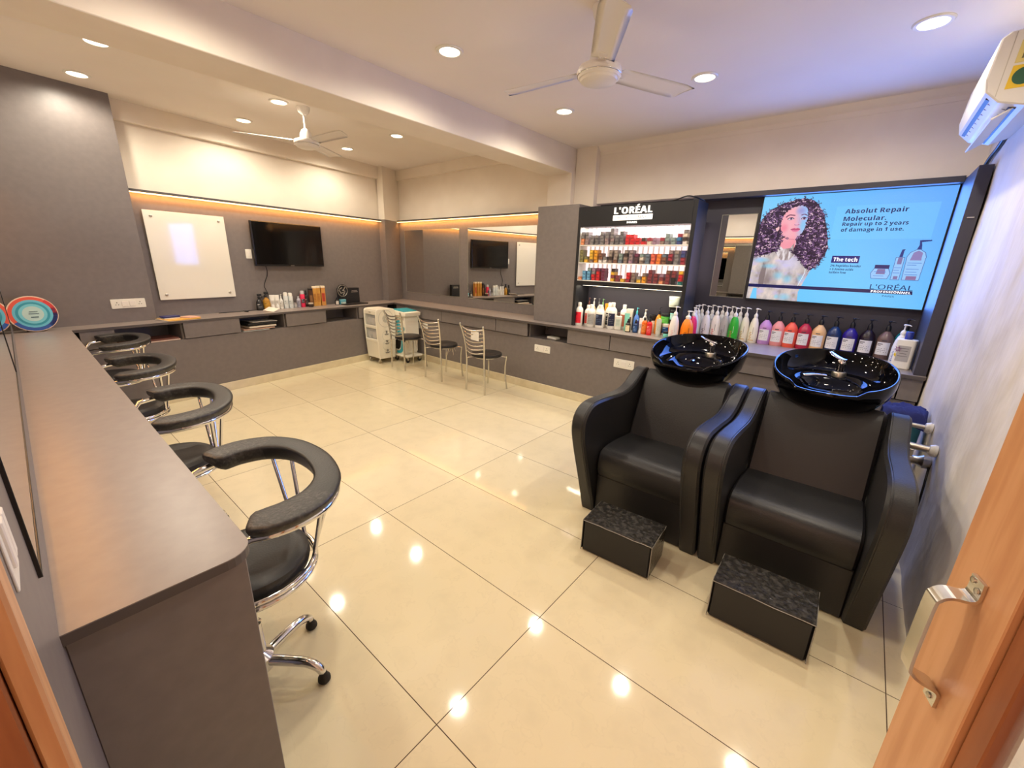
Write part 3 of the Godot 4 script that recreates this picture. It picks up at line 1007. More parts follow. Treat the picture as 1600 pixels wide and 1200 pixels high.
# ------------------------------------------------------------------ steel chairs
func steel_chair() -> Node3D:                 # faces -z
	var t := thing("steel_chair", "", "chair", Vector3.ZERO, 0.0, "steel chairs at the back counter")
	for e in [-1.0, 1.0]:
		var s := nst()
		tube(s, curve([Vector3(e * 0.165, 0.002, 0.188), Vector3(e * 0.158, 0.22, 0.187), Vector3(e * 0.152, 0.40, 0.188), Vector3(e * 0.160, 0.56, 0.196), Vector3(e * 0.180, 0.72, 0.222), Vector3(e * 0.196, 0.822, 0.252)], 4), 0.0115, 10)
		lathe(s, [Vector2(0.0, -0.012), Vector2(0.011, -0.006), Vector2(0.0125, 0.002), Vector2(0.008, 0.010), Vector2(0.0, 0.012)], 12, Transform3D(Basis(), Vector3(e * 0.197, 0.827, 0.253)))
		obj("back_leg", s, M.steel, t)
		s = nst()
		tube(s, curve([Vector3(e * 0.170, 0.002, -0.190), Vector3(e * 0.150, 0.16, -0.182), Vector3(e * 0.146, 0.30, -0.182), Vector3(e * 0.158, 0.42, -0.190)], 4), 0.011, 10)
		lathe(s, [Vector2(0.011, 0.0), Vector2(0.0105, 0.007), Vector2(0.0, 0.010)], 10, Transform3D(Basis(), Vector3(e * 0.158, 0.42, -0.190)))
		obj("leg", s, M.steel, t)
		s = nst()
		tube(s, [Vector3(e * 0.155, 0.41, -0.188), Vector3(e * 0.09, 0.424, -0.12)], 0.012, 8, false, 0.5)
		tube(s, [Vector3(e * 0.152, 0.41, 0.188), Vector3(e * 0.09, 0.424, 0.12)], 0.012, 8, false, 0.5)
		obj("bracket", s, M.steel, t)
	for k in 7:
		var y := 0.505 + 0.0465 * k
		var u: float = clamp((y - 0.5) / 0.32, 0.0, 1.0)
		var hx: float = lerp(0.155, 0.192, u)
		var z: float = lerp(0.192, 0.246, u * u)
		var s := nst()
		tube(s, curve([Vector3(-hx, y + 0.008, z), Vector3(-hx * 0.5, y - 0.010, z + 0.030), Vector3(0, y - 0.016, z + 0.040), Vector3(hx * 0.5, y - 0.010, z + 0.030), Vector3(hx, y + 0.008, z)], 4), 0.0075 if k < 6 else 0.0095, 8)
		obj("back_rail", s, M.steel, t)
	var s := nst()
	lathe(s, [Vector2(0.0, 0.428), Vector2(0.165, 0.428), Vector2(0.186, 0.436), Vector2(0.189, 0.452), Vector2(0.184, 0.468), Vector2(0.165, 0.475), Vector2(0.0, 0.479)], 32)
	obj("seat", s, M.leather, t)
	s = nst()
	lathe(s, [Vector2(0.0, 0.416), Vector2(0.15, 0.416), Vector2(0.15, 0.428), Vector2(0.0, 0.428)], 24)
	obj("seat_plate", s, M.steel, t)
	return t

func torn_film(t: Node3D, seed_: int) -> void:        # shreds of wrapping hanging under a seat
	var s := nst()
	var r := RandomNumberGenerator.new()
	r.seed = seed_
	for k in 5:
		var a := r.randf_range(-1.2, 1.8)
		var p := Vector3(cos(a) * 0.15, 0.424, -sin(a) * 0.15)
		var rings := []
		var d := Vector3(r.randf_range(-0.3, 0.8), -1.0, r.randf_range(-0.3, 0.3)).normalized()
		for i in 6:
			var wdt := 0.012 * (1.0 - i / 6.5)
			rings.append([p + Vector3(-wdt, 0, 0), p + Vector3(0, 0, 0.0008), p + Vector3(wdt, 0, 0), p + Vector3(0, 0, -0.0008)])
			p += d * 0.02 + Vector3(r.randf_range(-1, 1), 0, r.randf_range(-1, 1)) * 0.006
		loft(s, rings)
	obj("torn_film", s, mat("torn_film", Color8(205, 190, 168), 0.4), t)

# ------------------------------------------------------------------ trolleys
func caster(t: Node3D, at: Vector3, r: float, m: Material) -> void:
	var s := nst()
	lathe(s, [Vector2(0.0, -0.012), Vector2(r * 0.8, -0.012), Vector2(r, -0.008), Vector2(r, 0.008), Vector2(r * 0.8, 0.012), Vector2(0.0, 0.012)], 16, Transform3D(Basis(Vector3(0, 1, 0), Vector3(-1, 0, 0), Vector3(0, 0, 1)), at + Vector3(0, r + 0.001, 0.0)))
	var w := obj("caster", s, m, t)
	s = nst()
	box(s, at + Vector3(0, r * 1.7, 0), Vector3(0.032, r * 1.3, 0.03), 0.004)
	obj("fork", s, M.brushed, w)

func trolley_towels() -> void:
	var t := thing("trolley", "tall white trolley with towels behind clear flaps, in the far corner", "trolley", Vector3(-1.135, 0, -2.855))
	var wh := mat("trolley_white", Color8(240, 234, 216), 0.35)
	# two side panels with a rounded shoulder and a waist narrowing to the foot, outline in (z, y)
	var side := pv2(curve([Vector2(0.165, 0.60), Vector2(0.165, 0.76), Vector2(0.155, 0.80), Vector2(0.12, 0.818), Vector2(0.0, 0.820), Vector2(-0.12, 0.818), Vector2(-0.155, 0.80), Vector2(-0.165, 0.76), Vector2(-0.165, 0.60), Vector2(-0.155, 0.36), Vector2(-0.135, 0.10), Vector2(-0.125, 0.075), Vector2(0.0, 0.075), Vector2(0.125, 0.075), Vector2(0.135, 0.10), Vector2(0.155, 0.36)], 3, true))
	for e in [-1.0, 1.0]:
		var s := nst()
		prism(s, side, -e * 0.155 - 0.012, -e * 0.155 + 0.012, Transform3D(SIDE, Vector3.ZERO), 0.005, true)
		obj("side_panel", s, wh, t)
	var s := nst()
	bx(s, -0.145, 0.145, 0.79, 0.815, -0.14, 0.14, 0.008)
	bx(s, -0.145, 0.145, 0.10, 0.79, -0.135, -0.115)
	obj("shell", s, wh, t)
	for y in [[0.552, 0.575], [0.352, 0.372]]:
		s = nst()
		bx(s, -0.145, 0.145, y[0], y[1], -0.12, 0.135)
		box(s, Vector3(0, (y[0] + y[1]) / 2 - 0.012, 0.15), Vector3(0.30, 0.044, 0.02), 0.006)
		obj("shelf", s, wh, t)
	s = nst()
	box(s, Vector3(0, 0.765, 0.150), Vector3(0.296, 0.062, 0.018), 0.006)
	var dr := obj("drawer", s, wh, t)
	s = nst()
	box(s, Vector3(0, 0.768, 0.161), Vector3(0.05, 0.012, 0.006), 0.002)
	obj("pull", s, M.brushed, dr)
	s = nst()
	prism(s, pv2([Vector2(0.150, 0.335), Vector2(0.138, 0.085), Vector2(0.110, 0.085), Vector2(0.110, 0.335)]), -0.145, 0.145, Transform3D(SIDE, Vector3.ZERO), 0.003)
	obj("bottom_bin", s, wh, t)
	for y in [0.66, 0.455]:
		s = nst()
		bx(s, -0.14, 0.14, y - 0.08, y + 0.075, 0.146, 0.149)
		obj("clear_flap", s, M.clear_film, t)
	# printed side: rosette, arch lines, letters
	var pr := mat("print_grey", Color8(120, 132, 128), 0.6)
	var out := Transform3D(Basis(Vector3(0, 0, -1), Vector3(0, 1, 0), Vector3(1, 0, 0)), Vector3(0.1682, 0, 0))
	s = nst()
	for r in [0.125, 0.055, 0.045, 0.030]:
		var ring := []
		for k in 28: ring.append(out * Vector3(cos(TAU * k / 28) * r, 0.675 + sin(TAU * k / 28) * r, 0.0))
		tube(s, ring, 0.0013, 4, true)
	for k in 12:
		var a := TAU * k / 12
		tube(s, [out * Vector3(cos(a) * 0.012, 0.675 + sin(a) * 0.012, 0), out * Vector3(cos(a) * 0.044, 0.675 + sin(a) * 0.044, 0)], 0.0016, 4)
	for c in [[0.42, 0.075], [0.27, 0.075]]:
		var ring := []
		for k in 24: ring.append(out * Vector3(cos(TAU * k / 24) * c[1], c[0] + sin(TAU * k / 24) * c[1], 0))
		tube(s, ring, 0.0009, 4, true)
	obj("rosette", s, pr, t)
	for v in [["D", 0.475], ["N", 0.335], ["D", 0.195]]:
		words(v[0], 0.034, M.ink, t, out * Transform3D(Basis(), Vector3(0, v[1], 0.0012)))
		s = nst()
		for k in 2: box(s, out * Vector3(0, v[1] - 0.030 - 0.011 * k, 0.0), Vector3(0.0015, 0.006, 0.075 - 0.02 * k))
		obj("small_print", s, M.ink, t)
	for v in [[-0.125, 0.115], [0.125, 0.115], [0.125, -0.115], [-0.125, -0.115]]:
		caster(t, Vector3(v[0], 0, v[1]), 0.026, M.brushed)
	# rolled towels
	for y in [0.575, 0.372]:
		for k in 2:
			var tw := nst()
			var at := Vector3(-1.135 - 0.068 + 0.130 * k, y + 0.058, -2.855 + 0.115)
			lathe(tw, [Vector2(0.0, -0.11), Vector2(0.050, -0.11), Vector2(0.0575, -0.10), Vector2(0.0575, 0.015), Vector2(0.051, 0.024), Vector2(0.042, 0.018), Vector2(0.034, 0.024), Vector2(0.024, 0.018), Vector2(0.015, 0.024), Vector2(0.0, 0.02)], 20, Transform3D(Basis(Vector3(1, 0, 0), Vector3(0, 0, 1), Vector3(0, -1, 0)), Vector3.ZERO))
			var rolled := obj("rolled_towel", tw, M.towel, self, Transform3D(Basis(), at))
			tag(rolled, "rolled pale towel, %s of the pair in the %s compartment of the white trolley" % [["left", "right"][k], "upper" if y > 0.5 else "lower"], "towel", "rolled towels in the trolley")

func trolley_teal() -> void:
	var t := thing("trolley", "white and teal promotional trolley behind the nearest steel chair in the corner", "trolley", Vector3(-0.89, 0, -3.168))
	var wh := mat("trolley_white", Color8(240, 234, 216), 0.35)
	var te := mat("teal", Color8(54, 160, 176), 0.4)
	var s := nst()
	bx(s, -0.175, 0.18, 0.085, 0.115, -0.145, 0.15, 0.008)
	obj("base", s, wh, t)
	# column: front outline in x, y
	var front := pv2([Vector2(-0.17, 0.115), Vector2(0.06, 0.115), Vector2(0.085, 0.16), Vector2(0.085, 0.34), Vector2(0.135, 0.38), Vector2(0.115, 0.72), Vector2(-0.15, 0.72)])
	prism_thing(t, "column", front, -0.13, 0.12, wh, 0.006)
	s = nst()
	prism(s, pv2([Vector2(-0.17, 0.715), Vector2(0.165, 0.715), Vector2(0.175, 0.765), Vector2(0.10, 0.775), Vector2(-0.17, 0.790)]), -0.14, 0.145, Transform3D(), 0.006)
	obj("top_tray", s, wh, t)
	s = nst()
	prism(s, pv2([Vector2(-0.15, 0.7875), Vector2(0.10, 0.772), Vector2(0.10, 0.786), Vector2(-0.15, 0.804)]), -0.12, 0.125, Transform3D(), 0.002)
	obj("teal_mat", s, te, t)
	s = nst()
	prism(s, pv2(curve([Vector2(-0.11, 0.13), Vector2(-0.02, 0.135), Vector2(0.035, 0.17), Vector2(0.06, 0.24), Vector2(0.065, 0.36)], 4) + [Vector2(0.02, 0.36), Vector2(0.012, 0.27), Vector2(-0.01, 0.20), Vector2(-0.05, 0.17), Vector2(-0.11, 0.165)]), 0.118, 0.125, Transform3D())
	obj("teal_stripe", s, te, t)
	s = nst()
	prism(s, pv2([Vector2(-0.14, 0.19), Vector2(-0.06, 0.19), Vector2(-0.02, 0.22), Vector2(0.0, 0.28), Vector2(0.01, 0.36), Vector2(-0.14, 0.36)]), 0.118, 0.123, Transform3D())
	obj("dark_recess", s, M.black_plastic, t)
	for k in 5:
		s = nst()
		box(s, Vector3(-0.045 + 0.006 * k, 0.62 - 0.055 * k, 0.124), Vector3(0.085, 0.047, 0.008), 0.003)
		obj("teal_tile", s, te, t)
	words("LIXIVIA", 0.032, M.brushed, t, Transform3D(Basis(), Vector3(0.0, 0.685, 0.122)), 0.20)
	s = nst()
	box(s, Vector3(0.0, 0.658, 0.122), Vector3(0.20, 0.005, 0.003))
	obj("underline", s, M.wood_dark, t)
	s = nst()
	lathe(s, [Vector2(0.03, 0.0), Vector2(0.03, 0.003), Vector2(0.0, 0.003)], 16, Transform3D(Basis(Vector3(1, 0, 0), Vector3(0, 0, 1), Vector3(0, -1, 0)), Vector3(0.082, 0.52, 0.120)))
	obj("round_print", s, mat("print_teal", Color8(130, 170, 172), 0.5), t)
	for v in [[-0.14, 0.11], [0.14, 0.11], [0.14, -0.11], [-0.14, -0.11]]:
		caster(t, Vector3(v[0], 0, v[1]), 0.034, M.black_plastic)

func prism_thing(t: Node, called: String, pts: PackedVector2Array, a: float, b: float, m: Material, bev: float) -> void:
	var s := nst()
	prism(s, pts, a, b, Transform3D(), bev)
	obj(called, s, m, t)

# ------------------------------------------------------------------ fans, air conditioner
func ceiling_fan(at: Vector3, drop: float, turn: float, label: String) -> void:      # at: on the ceiling
	var t := thing("ceiling_fan", label, "ceiling fan", at)
	var w: StandardMaterial3D = M.white_paint
	var s := nst()
	lathe(s, [Vector2(0.0, -0.07), Vector2(0.022, -0.07), Vector2(0.05, -0.045), Vector2(0.058, -0.01), Vector2(0.058, 0.0)], 20)
	obj("canopy", s, w, t)
	s = nst()
	lathe(s, [Vector2(0.011, -drop + 0.10), Vector2(0.011, -0.05)], 12)
	obj("rod", s, w, t)
	s = nst()
	lathe(s, [Vector2(0.0, -drop - 0.048), Vector2(0.070, -drop - 0.048), Vector2(0.092, -drop - 0.040), Vector2(0.098, -drop - 0.030), Vector2(0.105, -drop - 0.028), Vector2(0.116, -drop - 0.010), Vector2(0.116, -drop + 0.004), Vector2(0.108, -drop + 0.022), Vector2(0.070, -drop + 0.030), Vector2(0.060, -drop + 0.034), Vector2(0.050, -drop + 0.085), Vector2(0.034, -drop + 0.115), Vector2(0.020, -drop + 0.125), Vector2(0.0, -drop + 0.125)], 32)
	obj("motor", s, w, t)
	s = nst()
	var ring := []
	for k in 32: ring.append(Vector3(cos(TAU * k / 32) * 0.112, -drop - 0.014, sin(TAU * k / 32) * 0.112))
	tube(s, ring, 0.004, 6, true)
	obj("trim_ring", s, M.chrome, t)
	var blade := nst()
	var rings := []
	for k in 10:
		var u := k / 9.0
		var x := 0.125 + u * 0.475
		var hw := 0.058 + 0.014 * u
		if k == 9: hw *= 0.82
		var pitch := 0.20 - 0.06 * u
		var r := []
		for e in [[-1.0, -0.004], [-0.5, 0.004], [0.0, 0.006], [0.5, 0.004], [1.0, -0.004], [0.5, 0.0015], [0.0, 0.0035], [-0.5, 0.0015]]:
			var z: float = e[0] * hw
			r.append(Vector3(x + (0.02 * e[0] if k == 9 else 0.0), e[1] + 0.002 + z * pitch, z))
		rings.append(r)
	loft(blade, rings)
	var bm := mesh_of(blade)
	var arm := nst()
	box(arm, Vector3(0.125, 0.006, 0), Vector3(0.11, 0.005, 0.045), 0.002, Transform3D(Basis(Vector3.RIGHT, -0.18), Vector3.ZERO))
	for v in [[0.155, 0.012], [0.155, -0.012]]:
		lathe(arm, [Vector2(0.006, -0.006), Vector2(0.005, -0.009), Vector2(0.0, -0.010)], 8, Transform3D(Basis(Vector3.RIGHT, -0.18), Vector3(v[0], 0.0, v[1])))
	var am := mesh_of(arm)
	for k in 3:
		var xf := Transform3D(Basis(Vector3.UP, -deg_to_rad(turn + 120.0 * k)), Vector3(0, -drop + 0.012, 0))
		var b := obj("blade", bm, w, t, xf)
		obj("blade_bracket", am, w, b)

func air_conditioner() -> void:
	var t := thing("air_conditioner", "white split air conditioner high on the rough right wall, its flap open", "air conditioner", Vector3(4.877, 2.28, -2.45))
	# outline in (depth out of the wall, height); drawn out along -z
	var o := pv2([Vector2(-0.012, 0.03), Vector2(0.075, 0.0), Vector2(0.165, 0.025), Vector2(0.215, 0.075), Vector2(0.226, 0.13), Vector2(0.214, 0.285), Vector2(0.19, 0.305), Vector2(-0.012, 0.315)])
	var bs := Basis(Vector3(-1, 0, 0), Vector3(0, 1, 0), Vector3(0, 0, -1))
	var w := mat("ac_white", Color8(232, 228, 220), 0.35)
	var s := nst()
	prism(s, o, 0.0, 0.80, Transform3D(bs, Vector3.ZERO), 0.006)
	obj("casing", s, w, t)
	# dark outlet slot on the lower front, with flap and fins
	var n := Vector2(0.19 - 0.10, 0.05 - 0.008)
	s = nst()
	prism(s, pv2([Vector2(0.098, 0.000), Vector2(0.205, 0.058), Vector2(0.203, 0.066), Vector2(0.092, 0.012)]), 0.05, 0.75, Transform3D(bs, Vector3.ZERO))
	obj("outlet", s, mat("outlet_dark", Color8(40, 44, 58), 0.5), t)
	s = nst()
	prism(s, pv2([Vector2(0.104, 0.006), Vector2(0.112, -0.002), Vector2(0.165, -0.036), Vector2(0.169, -0.031), Vector2(0.116, 0.004)]), 0.045, 0.755, Transform3D(bs, Vector3.ZERO), 0.001)
	obj("flap", s, w, t)
	for k in 8:
		s = nst()
		prism(s, pv2([Vector2(0.125, 0.010), Vector2(0.19, 0.045), Vector2(0.185, 0.055), Vector2(0.12, 0.02)]), 0.09 + 0.085 * k, 0.094 + 0.085 * k, Transform3D(bs, Vector3.ZERO))
		obj("fin", s, mat("fin_grey", Color8(150, 150, 150), 0.5), t)
	s = nst()
	prism(s, pv2([Vector2(0.178, 0.05), Vector2(0.181, 0.05), Vector2(0.172, 0.30), Vector2(0.169, 0.30)]), -0.0015, 0.0, Transform3D(bs, Vector3.ZERO))
	obj("seam", s, M.brushed, t)
	# energy stickers on the end
	s = nst()
	prism(s, pv2([Vector2(0.07, 0.075), Vector2(0.158, 0.075), Vector2(0.152, 0.165), Vector2(0.07, 0.165)]), -0.002, 0.0, Transform3D(bs, Vector3.ZERO))
	var st := obj("sticker", s, mat("sticker_yellow", Color8(238, 198, 40), 0.4), t)
	s = nst()
	lathe(s, [Vector2(0.034, 0.0), Vector2(0.034, 0.001), Vector2(0.0, 0.001)], 20, Transform3D(Basis(Vector3(1, 0, 0), Vector3(0, 0, 1), Vector3(0, -1, 0)), Vector3(-0.112, 0.12, 0.002)))
	obj("sticker_disc", s, mat("sticker_green", Color8(38, 92, 62), 0.5), st)
	s = nst()
	prism(s, pv2([Vector2(0.07, 0.175), Vector2(0.152, 0.175), Vector2(0.148, 0.262), Vector2(0.07, 0.262)]), -0.002, 0.0, Transform3D(bs, Vector3.ZERO))
	var st2 := obj("sticker", s, mat("sticker_cream", Color8(226, 208, 130), 0.4), t)
	s = nst()
	prism(s, pv2([Vector2(0.08, 0.19), Vector2(0.135, 0.19), Vector2(0.132, 0.225), Vector2(0.08, 0.225)]), -0.003, -0.002, Transform3D(bs, Vector3.ZERO))
	obj("sticker_print", s, mat("sticker_olive", Color8(120, 112, 70), 0.5), st2)

# ------------------------------------------------------------------ bottles, jars, boxes
func arc_patch(s: SurfaceTool, r: float, y0: float, y1: float, a0: float, a1: float, sx := 1.0, sz := 1.0, n := 8) -> void:   # curved label; angle 0 looks along +z
	for k in n:
		var t0: float = lerp(a0, a1, float(k) / n)
		var t1: float = lerp(a0, a1, float(k + 1) / n)
		var p0 := Vector3(sin(t0) * r * sx, y0, cos(t0) * r * sz)
		var p1 := Vector3(sin(t1) * r * sx, y0, cos(t1) * r * sz)
		quad(s, p0, p1, p1 + Vector3.UP * (y1 - y0), p0 + Vector3.UP * (y1 - y0), 1)

func pump_head(t: Node3D, y0: float, y1: float, rc: float, m: Material, ball := false) -> void:
	var s := nst()
	var hh := y1 - y0
	if ball:
		lathe(s, [Vector2(rc * 0.92, y0), Vector2(rc * 1.12, y0 + hh * 0.14), Vector2(rc * 1.05, y0 + hh * 0.32), Vector2(rc * 0.5, y0 + hh * 0.46), Vector2(rc * 0.30, y0 + hh * 0.5), Vector2(rc * 0.26, y0 + hh * 0.86)], 14)
	else:
		lathe(s, [Vector2(rc, y0), Vector2(rc, y0 + hh * 0.30), Vector2(rc * 0.7, y0 + hh * 0.52), Vector2(rc * 0.32, y0 + hh * 0.58), Vector2(rc * 0.30, y0 + hh * 0.86)], 14)
	lathe(s, [Vector2(0.0, y0 + hh * 0.84), Vector2(rc * 0.62, y0 + hh * 0.86), Vector2(rc * 0.72, y0 + hh * 0.94), Vector2(rc * 0.5, y0 + hh), Vector2(0.0, y0 + hh)], 14)
	tube(s, [Vector3(0, y0 + hh * 0.935, 0), Vector3(rc * 1.3, y0 + hh * 0.93, 0), Vector3(rc * 2.2, y0 + hh * 0.87, 0)], [rc * 0.30, rc * 0.26, rc * 0.18], 8)
	obj("pump", s, m, t)

func bottle(style: String, label: String, x: float, z: float, r: float, h: float, body: Color, cap: Color, patch = null, ink := Color8(90, 90, 95), y := H, turn := 0.25, group := "", category := "bottle") -> Node3D:
	var kind: String = {"round": "pump_bottle", "slim": "pump_bottle", "cap": "bottle", "tube": "tube", "jar": "jar", "spray": "spray_bottle", "can": "spray_can", "drop": "dropper_bottle", "carton": "carton", "tub": "tub", "square": "bottle"}[style]
	var t := thing(kind, label, category, Vector3(x, y, z), turn, group)
	var s := nst()
	var bm := col(body, 0.3)
	var cm := col(cap, 0.35)
	var sx := 1.0
	var sz := 1.0
	var ly0 := 0.12
	var ly1 := 0.45
	var la := 0.85
	match style:
		"round":
			sz = 0.86
			lathe(s, [Vector2(0.0, 0.0), Vector2(r * 0.92, 0.0), Vector2(r, 0.008), Vector2(r, h * 0.50), Vector2(r * 0.98, h * 0.53), Vector2(r * 0.85, h * 0.60), Vector2(r * 0.50, h * 0.685), Vector2(r * 0.34, h * 0.715), Vector2(r * 0.33, h * 0.74), Vector2(0.0, h * 0.74)], 22, Transform3D(), sx, sz)
			pump_head(t, h * 0.735, h, r * 0.33, cm)
		"slim":
			lathe(s, [Vector2(0.0, 0.0), Vector2(r * 0.90, 0.0), Vector2(r * 0.98, 0.006), Vector2(r, h * 0.2), Vector2(r * 0.97, h * 0.42), Vector2(r * 0.82, h * 0.58), Vector2(r * 0.55, h * 0.69), Vector2(r * 0.38, h * 0.725), Vector2(0.0, h * 0.73)], 20)
			pump_head(t, h * 0.722, h, r * 0.38, cm, true)
			ly0 = 0.05; ly1 = 0.09; la = 0.6
		"cap":
			lathe(s, [Vector2(0.0, 0.0), Vector2(r * 0.92, 0.0), Vector2(r, 0.006), Vector2(r, h * 0.66), Vector2(r * 0.9, h * 0.74), Vector2(r * 0.55, h * 0.81), Vector2(r * 0.45, h * 0.83), Vector2(0.0, h * 0.83)], 20)
			var c := nst()
			lathe(c, [Vector2(r * 0.46, h * 0.815), Vector2(r * 0.48, h * 0.82), Vector2(r * 0.48, h * 0.985), Vector2(r * 0.42, h), Vector2(0.0, h)], 16)
			obj("cap", c, cm, t)
			ly1 = 0.6
		"square":
			prism(s, rect_round(r * 2.0, r * 1.3, r * 0.3), 0.0, h * 0.80, Transform3D(Basis(Vector3(1, 0, 0), Vector3(0, 0, -1), Vector3(0, 1, 0)), Vector3.ZERO), 0.006, true)
			var c := nst()
			lathe(c, [Vector2(r * 0.40, h * 0.795), Vector2(r * 0.40, h * 0.985), Vector2(r * 0.35, h), Vector2(0.0, h)], 14)
			obj("cap", c, cm, t)
			ly0 = -1.0
		"tube":
			var rings := []
			for k in 7:
				var u := k / 6.0
				var ring := []
				for m in 16:
					var a := TAU * m / 16
					ring.append(Vector3(cos(a) * r * lerp(0.92, 1.0, u), h * 0.14 + u * h * 0.86, sin(a) * r * lerp(0.9, 0.06, u)))
				rings.append(ring)
			loft(s, rings)
			var c := nst()
			lathe(c, [Vector2(0.0, 0.0), Vector2(r * 0.85, 0.0), Vector2(r * 0.88, h * 0.15), Vector2(0.0, h * 0.15)], 14)
			obj("cap", c, cm, t)
			ly0 = -1.0
		"jar":
			lathe(s, [Vector2(0.0, 0.0), Vector2(r * 0.93, 0.0), Vector2(r, 0.005), Vector2(r, h * 0.68), Vector2(r * 0.95, h * 0.72), Vector2(0.0, h * 0.72)], 22)
			var c := nst()
			lathe(c, [Vector2(0.0, h * 0.70), Vector2(r * 1.01, h * 0.70), Vector2(r * 1.03, h * 0.74), Vector2(r * 1.03, h * 0.97), Vector2(r * 0.98, h), Vector2(0.0, h)], 22)
			obj("lid", c, cm, t)
			ly0 = 0.1; ly1 = 0.6
		"tub":
			lathe(s, [Vector2(0.0, 0.0), Vector2(r * 0.88, 0.0), Vector2(r * 0.9, 0.004), Vector2(r * 0.98, h * 0.86), Vector2(0.0, h * 0.86)], 22)
			var c := nst()
			lathe(c, [Vector2(0.0, h * 0.84), Vector2(r * 1.02, h * 0.84), Vector2(r * 1.03, h * 0.97), Vector2(r * 0.98, h), Vector2(0.0, h)], 22)
			obj("lid", c, cm, t)
			ly0 = 0.2; ly1 = 0.72; la = 1.0
		"spray":
			sz = 0.75
			lathe(s, [Vector2(0.0, 0.0), Vector2(r * 0.93, 0.0), Vector2(r, 0.006), Vector2(r * 0.96, h * 0.48), Vector2(r * 0.7, h * 0.58), Vector2(r * 0.36, h * 0.66), Vector2(r * 0.34, h * 0.72), Vector2(0.0, h * 0.72)], 20, Transform3D(), sx, sz)
			var c := nst()
			lathe(c, [Vector2(r * 0.40, h * 0.70), Vector2(r * 0.42, h * 0.80), Vector2(r * 0.28, h * 0.84), Vector2(r * 0.28, h * 0.88), Vector2(0.0, h * 0.88)], 12)
			box(c, Vector3(r * 0.15, h * 0.93, 0), Vector3(r * 1.25, h * 0.12, r * 0.5), 0.005)
			tube(c, [Vector3(r * 0.62, h * 0.90, 0), Vector3(r * 0.72, h * 0.84, 0), Vector3(r * 0.66, h * 0.77, 0)], r * 0.10, 6)
			obj("trigger", c, cm, t)
			ly0 = 0.08; ly1 = 0.42
		"can":
			lathe(s, [Vector2(0.0, 0.0), Vector2(r * 0.96, 0.0), Vector2(r, 0.005), Vector2(r, h * 0.74), Vector2(r * 0.86, h * 0.80), Vector2(0.0, h * 0.80)], 18)
			var c := nst()
			lathe(c, [Vector2(r * 0.88, h * 0.78), Vector2(r * 0.88, h * 0.93), Vector2(r * 0.72, h * 0.985), Vector2(r * 0.4, h), Vector2(0.0, h)], 18)
			obj("cap", c, cm, t)
			ly0 = 0.25; ly1 = 0.5
		"drop":
			lathe(s, [Vector2(0.0, 0.0), Vector2(r * 0.93, 0.0), Vector2(r, 0.004), Vector2(r, h * 0.58), Vector2(r * 0.85, h * 0.66), Vector2(r * 0.42, h * 0.72), Vector2(0.0, h * 0.72)], 18)
			var c := nst()
			lathe(c, [Vector2(r * 0.5, h * 0.70), Vector2(r * 0.52, h * 0.82), Vector2(r * 0.34, h * 0.84), Vector2(r * 0.30, h * 0.96), Vector2(r * 0.15, h), Vector2(0.0, h)], 12)
			obj("cap", c, cm, t)
			ly0 = 0.08; ly1 = 0.52
		"carton":
			box(s, Vector3(0, h * 0.45, 0), Vector3(r * 2.0, h * 0.90, r * 1.6), 0.002)
			var c := nst()
			box(c, Vector3(0, h * 0.95, 0), Vector3(r * 2.0, h * 0.099, r * 1.6), 0.002)
			obj("top_band", c, cm, t)
			ly0 = -1.0
	obj("body", s, bm, t)
	if patch == null: return t
	s = nst()
	var st := nst()
	if ly0 < 0.0:
		var fz: float = r * (0.65 if style == "square" else 0.80) + 0.0012
		if style == "tube": fz = r * 0.62
		box(s, Vector3(0, h * 0.42, fz), Vector3(r * 1.3, h * 0.42, 0.0012))
		for k in 4: box(st, Vector3(0, h * (0.56 - 0.07 * k), fz + 0.0008), Vector3(r * (1.0 - 0.15 * (k % 3)), h * 0.014, 0.001))
	elif style == "slim":
		for k in 7:
			var a := 0.5 + 0.5 * sin(k * 2.1)
			arc_patch(s, r * 1.004, h * (0.12 + 0.03 * k), h * (0.135 + 0.03 * k), -0.55 + 0.2 * a, -0.15 + 0.2 * a)
		arc_patch(s, r * 1.004, h * 0.075, h * 0.095, -0.6, 0.6)
		arc_patch(st, r * 1.004, h * 0.26, h * 0.46, 0.16, 0.24, 1.0, 1.0, 2)
	else:
		arc_patch(s, r * 1.006, h * ly0, h * ly1, -la, la, sx, sz)
		var dy := h * (ly1 - ly0)
		arc_patch(st, r * 1.012, h * ly0 + dy * 0.82, h * ly0 + dy * 0.88, -la * 0.85, -la * 0.05, sx, sz, 4)
		arc_patch(st, r * 1.012, h * ly0 + dy * 0.72, h * ly0 + dy * 0.77, -la * 0.85, -la * 0.3, sx, sz, 4)
		for k in 3: arc_patch(st, r * 1.012, h * ly0 + dy * (0.5 - 0.14 * k), h * ly0 + dy * (0.525 - 0.14 * k), -la * 0.85, la * (0.7 - 0.25 * (k % 2)), sx, sz, 4)
		if style == "round": arc_patch(st, r * 1.006, h * (ly1 + 0.03), h * (ly1 + 0.055), -0.25, 0.35, sx, sz, 4)
	obj("label", s, col(patch, 0.5), t)
	obj("lettering", st, col(ink, 0.5), t)
	return t

func c8(r: int, g: int, b: int) -> Color: return Color8(r, g, b)

